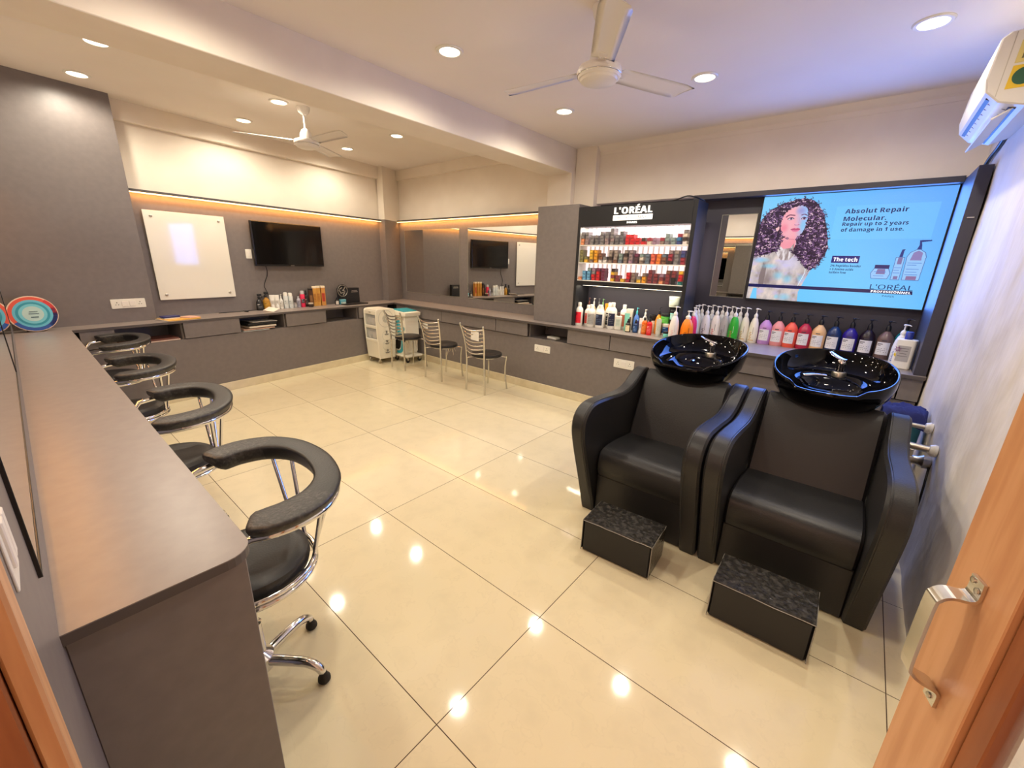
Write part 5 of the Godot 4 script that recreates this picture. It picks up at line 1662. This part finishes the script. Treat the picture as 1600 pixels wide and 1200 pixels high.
	# brows, eyes, nose, mouth
	stroke(curve([pm(3.776, 1.972), pm(3.797, 1.988), pm(3.838, 1.984)], 5), 4.5, c8(122, 70, 96))
	stroke(curve([pm(3.884, 1.984), pm(3.905, 1.990), pm(3.924, 1.980)], 5), 4, c8(112, 76, 120))
	for e in [[3.812, 1.958], [3.905, 1.958]]:
		var k: float = 1.0 if e[0] < 3.85 else 0.72
		oval(pm(e[0], e[1]), 14 * k, 5.5, c8(244, 226, 236))
		oval(pm(e[0] + 0.002, e[1]), 5.5, 5.2, c8(74, 50, 92))
		stroke(curve([pm(e[0] - 0.024 * k, e[1] - 0.003), pm(e[0], e[1] + 0.010), pm(e[0] + 0.024 * k, e[1] - 0.001)], 6), 3, c8(70, 40, 74))
		stroke(curve([pm(e[0] - 0.022 * k, e[1] - 0.006), pm(e[0], e[1] - 0.011), pm(e[0] + 0.02 * k, e[1] - 0.005)], 5), 1.5, c8(190, 120, 150))
	stroke(curve([pm(3.872, 1.965), pm(3.876, 1.935), pm(3.872, 1.915)], 5), 2, c8(210, 150, 190))
	oval(pm(3.864, 1.910), 13, 4, c8(178, 110, 150))
	oval(pm(3.862, 1.915), 9, 4, c8(236, 180, 206))
	paint(curve([pm(3.826, 1.873), pm(3.848, 1.884), pm(3.862, 1.880), pm(3.876, 1.884), pm(3.895, 1.873), pm(3.876, 1.866), pm(3.862, 1.868), pm(3.846, 1.866)], 4, true), c8(206, 84, 126))
	paint(curve([pm(3.830, 1.871), pm(3.862, 1.868), pm(3.892, 1.871), pm(3.880, 1.857), pm(3.862, 1.853), pm(3.843, 1.857)], 4, true), c8(232, 120, 160))
	stroke([pm(3.828, 1.872), pm(3.862, 1.868), pm(3.894, 1.872)], 1.6, c8(136, 50, 86))
	# hair in front: parting, temples, then curls
	paint(curve([pm(3.735, 1.90), pm(3.742, 1.965), pm(3.775, 2.025), pm(3.83, 2.062), pm(3.90, 2.062), pm(3.93, 2.02), pm(3.936, 1.94), pm(3.965, 1.96), pm(3.97, 2.06), pm(3.90, 2.105), pm(3.80, 2.095), pm(3.72, 2.05), pm(3.69, 1.95), pm(3.70, 1.89)], 5, true), c8(46, 28, 58))
	var hp := pv2(hair)
	var fp := pv2(face)
	var n := 0
	while n < 1500:
		var p := Vector2(r.randf_range(0, pm(4.14, 1.9).x), r.randf_range(0, pm(4.0, 1.52).y))
		if not Geometry2D.is_point_in_polygon(p, hp) or Geometry2D.is_point_in_polygon(p, fp): continue
		if p.distance_to(pm(3.83, 1.74)) < 42 or p.distance_to(pm(3.728, 1.882)) < 15: continue
		n += 1
		var rad := r.randf_range(3.0, 7.0)
		var a0 := r.randf_range(0, TAU)
		var pts := []
		for k in 7: pts.append(p + Vector2(cos(a0 + k * 0.55) * rad, sin(a0 + k * 0.55) * rad * 0.7))
		var pick := r.randf()
		stroke(pts, 2.2, c8(34, 18, 44) if pick < 0.45 else c8(88, 58, 104) if pick < 0.72 else c8(150, 112, 160) if pick < 0.88 else c8(232, 196, 216))
	for k in 70:           # loose curls at the edge
		var i := r.randi_range(0, hair.size() - 1)
		var p: Vector2 = hair[i]
		var out: Vector2 = (p - pm(3.84, 1.88)).normalized()
		var pts := []
		for m in 8: pts.append(p + out * (m * 2.6 - 4) + out.orthogonal() * sin(m * 1.3 + k) * 5)
		stroke(pts, 1.6, c8(60, 36, 70))
	# products at the right
	var edge := c8(70, 100, 176)
	var glass := c8(150, 200, 250)
	var violet := c8(128, 116, 168)
	var shape := func(pts: Array, fill: Color, line := true):
		paint(pts, fill)
		if line:
			var o: Array = pts.duplicate()
			o.append(pts[0])
			stroke(o, 2.0, edge)
	shape.call([pm(4.435, 1.495), pm(4.425, 1.535), pm(4.44, 1.570), pm(4.525, 1.570), pm(4.54, 1.535), pm(4.53, 1.495)], glass)
	paint([pm(4.44, 1.572), pm(4.525, 1.572), pm(4.525, 1.598), pm(4.44, 1.598)], c8(36, 40, 106))
	paint([pm(4.455, 1.530), pm(4.51, 1.530), pm(4.505, 1.568), pm(4.46, 1.568)], violet)
	shape.call([pm(4.55, 1.490), pm(4.55, 1.655), pm(4.60, 1.655), pm(4.60, 1.490)], glass)
	paint([pm(4.563, 1.605), pm(4.588, 1.605), pm(4.588, 1.655), pm(4.563, 1.655)], violet)
	paint([pm(4.563, 1.495), pm(4.588, 1.495), pm(4.588, 1.518), pm(4.563, 1.518)], violet)
	paint([pm(4.565, 1.658), pm(4.585, 1.658), pm(4.585, 1.700), pm(4.590, 1.715), pm(4.572, 1.712)], c8(40, 56, 130))
	shape.call([pm(4.615, 1.490), pm(4.610, 1.66), pm(4.622, 1.690), pm(4.655, 1.712), pm(4.675, 1.712), pm(4.705, 1.690), pm(4.715, 1.66), pm(4.710, 1.490)], glass)
	paint([pm(4.63, 1.635), pm(4.692, 1.635), pm(4.690, 1.69), pm(4.665, 1.705), pm(4.64, 1.69)], c8(140, 128, 186))
	paint([pm(4.635, 1.493), pm(4.692, 1.493), pm(4.692, 1.520), pm(4.635, 1.520)], c8(140, 112, 160))
	paint([pm(4.652, 1.714), pm(4.678, 1.714), pm(4.674, 1.742), pm(4.668, 1.765), pm(4.720, 1.772), pm(4.718, 1.780), pm(4.655, 1.778), pm(4.660, 1.742)], c8(40, 56, 130))
	for v in [[4.445, 1.545, 0.07], [4.445, 1.515, 0.06], [4.556, 1.58, 0.038], [4.556, 1.56, 0.03], [4.556, 1.54, 0.038], [4.625, 1.615, 0.075], [4.625, 1.60, 0.05], [4.625, 1.57, 0.07], [4.625, 1.55, 0.06], [4.625, 1.53, 0.07]]:
		stroke([pm(v[0], v[1]), pm(v[0] + v[2], v[1])], 2.0, c8(66, 116, 210))
	# bar and tech box
	paint([pm(3.53, 1.411), pm(4.695, 1.411), pm(4.700, 1.384), pm(3.53, 1.384)], c8(24, 28, 84))
	paint([pm(4.156, 1.663), pm(4.334, 1.663), pm(4.334, 1.607), pm(4.156, 1.607)], c8(26, 36, 120))
	img.generate_mipmaps()
	return ImageTexture.create_from_image(img)

func build_poster() -> void:
	var t := thing("lit_poster", "big blue backlit advertising screen with a curly haired woman, on the back wall", "lit poster")
	var s := nst()
	bx(s, 3.538, 4.799, 1.257, 2.172, -3.984, -3.934, 0.002)
	obj("frame", s, M.black_board, t)
	var pic := poster_picture()
	var m := StandardMaterial3D.new()
	m.albedo_color = Color(0.02, 0.02, 0.02)
	m.roughness = 0.25
	m.emission_enabled = true
	m.emission = Color.BLACK
	m.emission_texture = pic
	m.emission_energy_multiplier = POSTER_E
	s = SurfaceTool.new()
	s.begin(Mesh.PRIMITIVE_TRIANGLES)
	var v := [[3.550, 1.269, 0, 1], [4.790, 1.269, 1, 1], [4.790, 2.167, 1, 0], [3.550, 2.167, 0, 0]]
	for k in [0, 2, 1, 0, 3, 2]:
		s.set_uv(Vector2(v[k][2], v[k][3]))
		s.add_vertex(Vector3(v[k][0], v[k][1], -3.930))
	obj("screen", s, m, t)
	area(Vector3(4.17, 1.718, -3.918), Vector3(0, 0, 1), Vector2(1.22, 0.88), Color(0.36, 0.55, 1.0), SCREEN_E)
	var z := -3.9285
	var k := 1.041
	var put := func(text: String, x0: float, x1: float, y: float, cap: float, mt: Material, bold: bool):
		var a := 4.4286 + (x0 - 4.4286) * k
		var b := 4.4286 + (x1 - 4.4286) * k
		words(text, cap, mt, t, face_z((a + b) / 2, 1.542 + (y - 1.542) * k, z), b - a, bold, 0.001)
	var w: StandardMaterial3D = glow("poster_white", Color(0.92, 0.95, 1.0), POSTER_E)
	put.call("Absolut Repair", 4.172, 4.545, 1.994, 0.034, M.navy_ink, true)
	put.call("Molecular.", 4.172, 4.432, 1.944, 0.034, M.navy_ink, true)
	put.call("Repair up to 2 years", 4.172, 4.565, 1.900, 0.028, M.navy_ink, true)
	put.call("of damage in 1 use.", 4.172, 4.548, 1.857, 0.028, M.navy_ink, true)
	put.call("The tech", 4.168, 4.322, 1.635, 0.030, w, true)
	put.call("2% Peptides bonder", 4.158, 4.355, 1.583, 0.017, M.navy_ink, true)
	put.call("+ 5 Amino acids", 4.158, 4.312, 1.558, 0.017, M.navy_ink, true)
	put.call("Sulfate free", 4.158, 4.270, 1.533, 0.017, M.navy_ink, true)
	put.call("L'ORÉAL", 4.443, 4.694, 1.438, 0.036, M.navy_ink, false)
	put.call("PROFESSIONNEL", 4.455, 4.688, 1.3975, 0.017, w, true)
	put.call("PARIS", 4.53, 4.60, 1.365, 0.013, M.navy_ink, false)

# ------------------------------------------------------------------ small things
func build_small() -> void:
	# round cardboard stand in the near left corner
	var t := thing("counter_card", "round turquoise and orange cardboard stand at the near end of the left pier", "display card", Vector3(-0.915, H, 0.578), PI / 2)
	t.rotation = Vector3(-0.10, PI / 2 + 0.12, 0)
	var rings := [[0.148, c8(240, 214, 190)], [0.140, c8(232, 92, 70)], [0.116, c8(104, 196, 220)], [0.098, c8(52, 158, 182)], [0.082, c8(120, 208, 224)], [0.062, c8(190, 222, 218)]]
	var up := Basis(Vector3(1, 0, 0), Vector3(0, 0, 1), Vector3(0, -1, 0))
	for i in rings.size():
		var s := nst()
		var r: float = rings[i][0]
		lathe(s, [Vector2(0.0, 0.0), Vector2(r, 0.0), Vector2(r, 0.004 if i == 0 else 0.001), Vector2(0.0, 0.004 if i == 0 else 0.001)], 36, Transform3D(up, Vector3(0, 0.152, 0.004 + 0.001 * (i - 1) if i > 0 else 0.0)))
		obj("disc" if i == 0 else "printed_ring", s, col(rings[i][1], 0.45), t)
	for v in [[-2.6, 0.35, c8(44, 88, 170)], [-0.05, 0.9, c8(214, 60, 60)], [-0.9, 0.0, c8(62, 50, 120)]]:
		var s := nst()
		for k in 10:
			var a0: float = lerp(float(v[0]), float(v[1]), k / 10.0)
			var a1: float = lerp(float(v[0]), float(v[1]), (k + 1) / 10.0)
			quad(s, Vector3(cos(a0) * 0.116, 0.152 + sin(a0) * 0.116, 0.0065), Vector3(cos(a0) * 0.143, 0.152 + sin(a0) * 0.143, 0.0065), Vector3(cos(a1) * 0.143, 0.152 + sin(a1) * 0.143, 0.0065), Vector3(cos(a1) * 0.116, 0.152 + sin(a1) * 0.116, 0.0065))
		obj("printed_band", s, col(v[2], 0.45), t)
	var s := nst()
	for v in [[0.018, 0.05], [0.0, 0.06], [-0.028, 0.045]]:
		box(s, Vector3(0.004, 0.152 + v[0], 0.0105), Vector3(v[1], 0.006 if v[0] > -0.01 else 0.010, 0.001))
	obj("small_print", s, col(c8(90, 120, 128)), t)
	s = nst()
	prism(s, pv2([Vector2(0.0, 0.012), Vector2(-0.095, 0.0), Vector2(-0.055, 0.15), Vector2(0.0, 0.19)]), -0.055, 0.055, Transform3D(SIDE, Vector3.ZERO), 0.001)
	obj("foot", s, col(c8(206, 180, 160), 0.6), t)
	# yellow folder with a blue box on the left counter
	var fr := W1.basis
	t = thing("folder", "yellow paper folder lying under the glass board on the left counter", "folder", w1(-0.13, H, 2.93))
	t.rotation.y = deg_to_rad(8.46 + 6.0)
	s = nst()
	box(s, Vector3(0, 0.006, 0), Vector3(0.24, 0.011, 0.31), 0.002)
	obj("cover", s, col(c8(226, 176, 84), 0.6), t)
	s = nst()
	box(s, Vector3(0.002, 0.006, 0.002), Vector3(0.234, 0.007, 0.312))
	obj("pages", s, M.paper, t)
	t = thing("box", "small dark blue and white box lying on the yellow folder", "box", w1(-0.14, H + 0.012, 3.0), deg_to_rad(12))
	s = nst()
	box(s, Vector3(0, 0.021, 0), Vector3(0.09, 0.018, 0.15), 0.003)
	obj("lid", s, col(c8(44, 50, 112), 0.4), t)
	s = nst()
	box(s, Vector3(0, 0.0065, 0), Vector3(0.086, 0.012, 0.14), 0.002)
	obj("tray", s, M.paper, t)
	s = nst()
	box(s, Vector3.ZERO, Vector3(0.15, 0.007, 0.13), 0.002, Transform3D(Basis(Vector3.UP, 0.5), Vector3(0, 0.0045, 0)))
	tag(obj("leaflet", s, col(c8(222, 178, 160), 0.6), self, Transform3D(Basis(), w1(-0.12, H + 0.012, 2.83))), "pink leaflet lying on the yellow folder beside the blue box", "leaflet")
	# papers in the niches of the left counter
	var pap := [["white folder slanting out at the top of the niche below the television", 0.30, 0.004, c8(238, 230, 218), 2.10, 0.098, 0.02], ["black folder in the niche below the television", 0.34, 0.022, c8(30, 28, 28), 2.13, 0.070, 0.0], ["cream stack of paper in the niche below the television", 0.32, 0.018, c8(236, 222, 200), 2.13, 0.036, 0.0], ["reddish brochure in the niche below the television", 0.36, 0.008, c8(206, 170, 150), 2.18, 0.018, 0.0], ["pale blue sheet at the bottom of the niche below the television", 0.30, 0.006, c8(206, 214, 214), 2.22, 0.004, 0.0]]
	for v in pap:
		s = nst()
		box(s, Vector3.ZERO, Vector3(0.24, v[2], v[1]), 0.001, Transform3D(Basis(Vector3.RIGHT, -v[6]), Vector3.ZERO))
		if v[6] > 0.0:
			box(s, Vector3(0, -0.024, -0.185), Vector3(0.24, 0.004, 0.09), 0.001, Transform3D(Basis(Vector3.RIGHT, 0.45), Vector3(0, 0.0655, 0.02)))
		tag(obj("paper", s, col(v[3], 0.6), self, Transform3D(fr, w1(-0.135 + (0.02 if v[5] < 0.03 else 0.0), 0.6555 + v[5] + v[2] / 2, v[4]))), v[0], "paper", "papers in the niche below the television")
	pap = [["brown folder in the niche behind the farthest swivel chair", 0.46, 0.014, c8(110, 66, 56), 0.016], ["pale pink paper at the bottom of the niche behind the farthest swivel chair", 0.48, 0.012, c8(216, 190, 178), 0.002]]
	for v in pap:
		s = nst()
		box(s, Vector3.ZERO, Vector3(0.24, v[2], v[1]), 0.001)
		tag(obj("paper", s, col(v[3], 0.6), self, Transform3D(fr, w1(-0.135, 0.6555 + v[4] + v[2] / 2, 3.23))), v[0], "paper")
	# black counter display with a round emblem
	t = thing("counter_display", "black cardboard counter display with a round silver emblem, right of the golden cartons", "display card")
	t.transform = face_w1(-0.24, H, 0.66)
	s = nst()
	bx(s, -0.19, 0.20, 0.0, 0.016, -0.10, 0.14, 0.002)
	bx(s, -0.17, 0.18, 0.016, 0.235, -0.10, -0.03, 0.002)
	obj("body", s, M.black_board, t)
	s = nst()
	lathe(s, [Vector2(0.0, 0.0), Vector2(0.095, 0.0), Vector2(0.095, 0.006), Vector2(0.0, 0.006)], 30, Transform3D(up, Vector3(-0.125, 0.20, -0.028)))
	obj("emblem_disc", s, M.black_board, t)
	s = nst()
	var ring := []
	for k in 30: ring.append(Vector3(-0.125 + cos(TAU * k / 30) * 0.082, 0.20 + sin(TAU * k / 30) * 0.082, -0.020))
	tube(s, ring, 0.004, 5, true)
	for v in [[-0.03, 0.035, 0.5], [0.02, 0.0, -0.4], [-0.01, -0.03, 0.2], [0.03, 0.03, 1.0], [-0.045, -0.01, -0.9], [0.02, -0.045, 0.9]]:
		box(s, Vector3.ZERO, Vector3(0.055, 0.014, 0.004), 0.001, Transform3D(Basis(Vector3.BACK, v[2]), Vector3(-0.125 + v[0], 0.20 + v[1], -0.020)))
	obj("emblem", s, M.brushed, t)
	s = nst()
	for v in [[0.195, 0.10], [0.175, 0.12]]: box(s, Vector3(0.09, v[0], -0.0285), Vector3(v[1], 0.009, 0.002))
	obj("lettering", s, M.brushed, t)
	# white dispenser in the open niche of the back counter
	s = nst()
	box(s, Vector3(0, 0.0165, 0), Vector3(0.155, 0.032, 0.09), 0.011)
	tag(obj("soap_box", s, M.white_plastic, self, Transform3D(Basis(Vector3.UP, -0.2), Vector3(1.650, 0.6555, -3.46))), "small white plastic box lying in the open niche of the back counter", "box")
	s = nst()
	box(s, Vector3.ZERO, Vector3(0.012, 0.075, 0.006), 0.001)
	tag(obj("niche_hinge", s, M.steel, self, Transform3D(Basis(), Vector3(1.392, 0.748, -3.693))), "small upright metal strip at the left inside the open niche of the back counter", "fitting")
	# cable on top of the display
	s = nst()
	tube(s, curve([Vector3(2.78, 2.127, -3.52), Vector3(2.90, 2.135, -3.50), Vector3(3.0, 2.165, -3.52), Vector3(3.08, 2.150, -3.60), Vector3(3.11, 2.132, -3.68)], 6), 0.006, 6)
	tag(obj("loose_cable", s, M.black_plastic), "black cable looping over the top right corner of the display cabinet", "cable")
	s = nst()
	tube(s, curve([Vector3(4.42, 2.218, -3.90), Vector3(4.50, 2.232, -3.88), Vector3(4.58, 2.250, -3.89), Vector3(4.66, 2.235, -3.90), Vector3(4.74, 2.250, -3.90), Vector3(4.79, 2.235, -3.93)], 6), 0.006, 6)
	tag(obj("loose_cable", s, M.black_plastic), "black cable lying along the top of the poster's valance at its right end", "cable")
	s = nst()
	tube(s, curve([Vector3(4.863, 2.33, -3.20), Vector3(4.862, 2.29, -3.40), Vector3(4.862, 2.27, -3.60), Vector3(4.860, 2.21, -3.80)], 6), 0.012, 8)
	tag(obj("drain_hose", s, M.black_plastic), "dark hose running down the rough wall from the air conditioner to the end panel", "hose")
	# water pipes by the right wall
	t = thing("water_pipes", "grey water pipes and valve coming out of the rough wall beside the right wash chair", "pipe")
	for v in [[0.700, -2.56, 0.013], [0.668, -2.25, 0.017]]:
		s = nst()
		tube(s, [Vector3(4.62 if v[1] < -2.4 else 4.745, v[0], v[1] - 0.02), Vector3(4.868, v[0], v[1])], v[2], 10)
		obj("pipe", s, M.brushed, t)
		s = nst()
		lathe(s, [Vector2(0.0, 0.0), Vector2(0.030, 0.0), Vector2(0.034, 0.012), Vector2(0.026, 0.03), Vector2(0.0, 0.032)], 14, Transform3D(Basis(Vector3(0, 1, 0), Vector3(-1, 0, 0), Vector3(0, 0, 1)), Vector3(4.874, v[0], v[1])))
		obj("flange", s, M.white_plastic, t)
	s = nst()
	lathe(s, [Vector2(0.0, 0.0), Vector2(0.032, 0.0), Vector2(0.036, 0.03), Vector2(0.024, 0.05), Vector2(0.022, 0.10), Vector2(0.0, 0.10)], 14, Transform3D(Basis(Vector3(0, 1, 0), Vector3(-1, 0, 0), Vector3(0, 0, 1)), Vector3(4.874, 0.575, -2.32)))
	box(s, Vector3(4.79, 0.61, -2.32), Vector3(0.02, 0.05, 0.02), 0.004)
	obj("valve", s, M.brushed, t)
	s = nst()
	tube(s, curve([Vector3(4.872, 0.56, -2.30), Vector3(4.868, 0.48, -2.24), Vector3(4.868, 0.38, -2.22), Vector3(4.870, 0.30, -2.24)], 5), 0.005, 6)
	obj("wire", s, M.black_plastic, t)
	# bin with a blue cloth behind the right wash chair
	t = thing("bin", "white bin with a turquoise band standing behind the right wash chair by the wall", "bin", Vector3(4.765, 0, -2.78))
	s = nst()
	lathe(s, [Vector2(0.0, 0.002), Vector2(0.075, 0.002), Vector2(0.095, 0.70), Vector2(0.10, 0.71), Vector2(0.10, 0.72), Vector2(0.0, 0.72)], 24)
	obj("body", s, M.white_plastic, t)
	s = nst()
	lathe(s, [Vector2(0.092, 0.52), Vector2(0.0955, 0.655)], 24)
	obj("band", s, col(c8(96, 178, 200)), t)
	var nz := FastNoiseLite.new()
	nz.seed = 21; nz.frequency = 6.0
	s = nst()
	var grid := []
	var nx := 16
	for i in nx + 1:
		var row := []
		for k in nx + 1:
			var u := float(i) / nx * 2.0 - 1.0
			var v := float(k) / nx * 2.0 - 1.0
			var x := u * 0.105
			var z := v * 0.15
			var over: float = max(0.0, Vector2(x, z).length() - 0.095)
			row.append(Vector3(clamp(x, -0.2, 0.098), 0.728 + 0.028 * (nz.get_noise_2d(x * 3.0, z * 3.0) + 0.5) - over * 1.0, z))
		grid.append(row)
	for i in nx:
		for k in nx:
			var e := Vector3(0, -0.006, 0)
			quad(s, grid[i][k], grid[i][k + 1], grid[i + 1][k + 1], grid[i + 1][k], 1)
			quad(s, grid[i][k] + e, grid[i + 1][k] + e, grid[i + 1][k + 1] + e, grid[i][k + 1] + e, 2)
	tag(obj("cloth", s, col(c8(28, 34, 92), 0.9), self, Transform3D(Basis(), Vector3(4.765, 0, -2.78))), "crumpled dark blue cloth lying on the bin behind the right basin", "cloth")

# ------------------------------------------------------------------ everything
func _ready() -> void:
	rng.seed = 20
	var cam := Camera3D.new()
	cam.name = "camera"
	var yaw := -0.6937783
	var pitch := 0.2893308
	var roll := 0.0289447
	var fwd := Vector3(sin(yaw) * cos(pitch), -sin(pitch), -cos(yaw) * cos(pitch))
	var right := Vector3(cos(yaw), 0, sin(yaw))
	var upv := right.cross(fwd)
	cam.transform = Transform3D(Basis(right * cos(roll) + upv * sin(roll), upv * cos(roll) - right * sin(roll), -fwd), Vector3(4.42856, 1.54188, 0.64137))
	cam.fov = rad_to_deg(2.0 * atan(600.0 / 641.2035))
	cam.near = 0.02
	cam.current = true
	add_child(cam)
	var we := WorldEnvironment.new()
	we.name = "environment"
	var env := Environment.new()
	env.background_mode = Environment.BG_COLOR
	env.background_color = Color(0.75, 0.66, 0.58)
	env.background_energy_multiplier = 0.5
	env.tonemap_mode = Environment.TONE_MAPPER_LINEAR
	env.tonemap_exposure = EXPOSURE
	env.sdfgi_enabled = true
	env.ssao_enabled = true
	env.ssil_enabled = true
	we.environment = env
	add_child(we)
	W1 = Transform3D(Basis(Vector3.UP, atan(0.1488)), Vector3(-1.4280, 0, -3.35))
	make_materials()
	build_lights()
	# unseen warm light from the lobby through the doorway
	area(Vector3(4.25, 1.5, 2.15), Vector3(-0.1, -0.15, -1).normalized(), Vector2(1.2, 2.0), Color(1.0, 0.80, 0.68), DOOR_E)
	build_floor()
	build_shell()
	build_counters()
	build_gable()
	build_door()
	build_wall_things()
	# furniture
	wash_chair(3.635, "left black wash chair with a black ceramic basin, nearer the steel chairs", PI - 0.15, Vector3(-0.035, 0.920, -0.84), 0.12)
	wash_chair(4.373, "right black wash chair with a black ceramic basin, beside the rough wall", 2.45, Vector3(-0.075, 0.935, -0.88), -0.95)
	footrest(Vector3(3.68, 0, -1.252), 0.06, "black film wrapped footrest before the left wash chair")
	footrest(Vector3(4.355, 0, -1.245), 0.03, "black film wrapped footrest before the right wash chair, near the wall")
	var sc := swivel_chair()
	sc.position = Vector3(2.90, 0, 0.28)
	sc.rotation.y = -0.083
	tag(sc, "nearest black swivel chair with chrome frame, at the counter's rounded end", "swivel chair")
	for v in [[1.755, 0.275, -0.14, "second nearest black swivel chair with chrome frame along the styling counter"], [0.62, 0.29, -0.04, "third nearest black swivel chair with chrome frame along the styling counter"], [-0.55, 0.23, -0.06, "farthest black swivel chair with chrome frame, beside the left counter"]]:
		dup(sc, "swivel_chair", Vector3(v[0], 0, v[1]), v[2], v[3])
	var ch := steel_chair()
	ch.position = Vector3(-0.543, 0, -2.935)
	ch.rotation.y = -0.02
	var c2 := dup(ch, "steel_chair", Vector3(0.235, 0, -2.937), 0.02, "middle steel chair with a round black seat, torn film hanging below it")
	var c3 := dup(ch, "steel_chair", Vector3(1.036, 0, -2.937), -0.04, "steel chair with a white paper tag on its back, nearest the wash chairs")
	ch.set_meta("label", "steel chair with a round black seat, before the white trolleys in the corner")
	torn_film(ch, 4)
	torn_film(c2, 9)
	var s := nst()
	box(s, Vector3.ZERO, Vector3(0.15, 0.105, 0.002), 0.0)
	obj("paper_tag", s, M.paper, c3, Transform3D(Basis(Vector3.UP, -0.12), Vector3(0.075, 0.715, 0.268)))
	trolley_towels()
	trolley_teal()
	ceiling_fan(Vector3(3.13, 2.785, -1.56), 0.285, 55.0, "big white ceiling fan with three blades, under the lower right ceiling")
	ceiling_fan(Vector3(-0.06, 2.91, -1.50), 0.31, -6.0, "farther white ceiling fan on a rod, under the higher left ceiling")
	air_conditioner()
	build_display()
	build_poster()
	build_bottles()
	build_small()
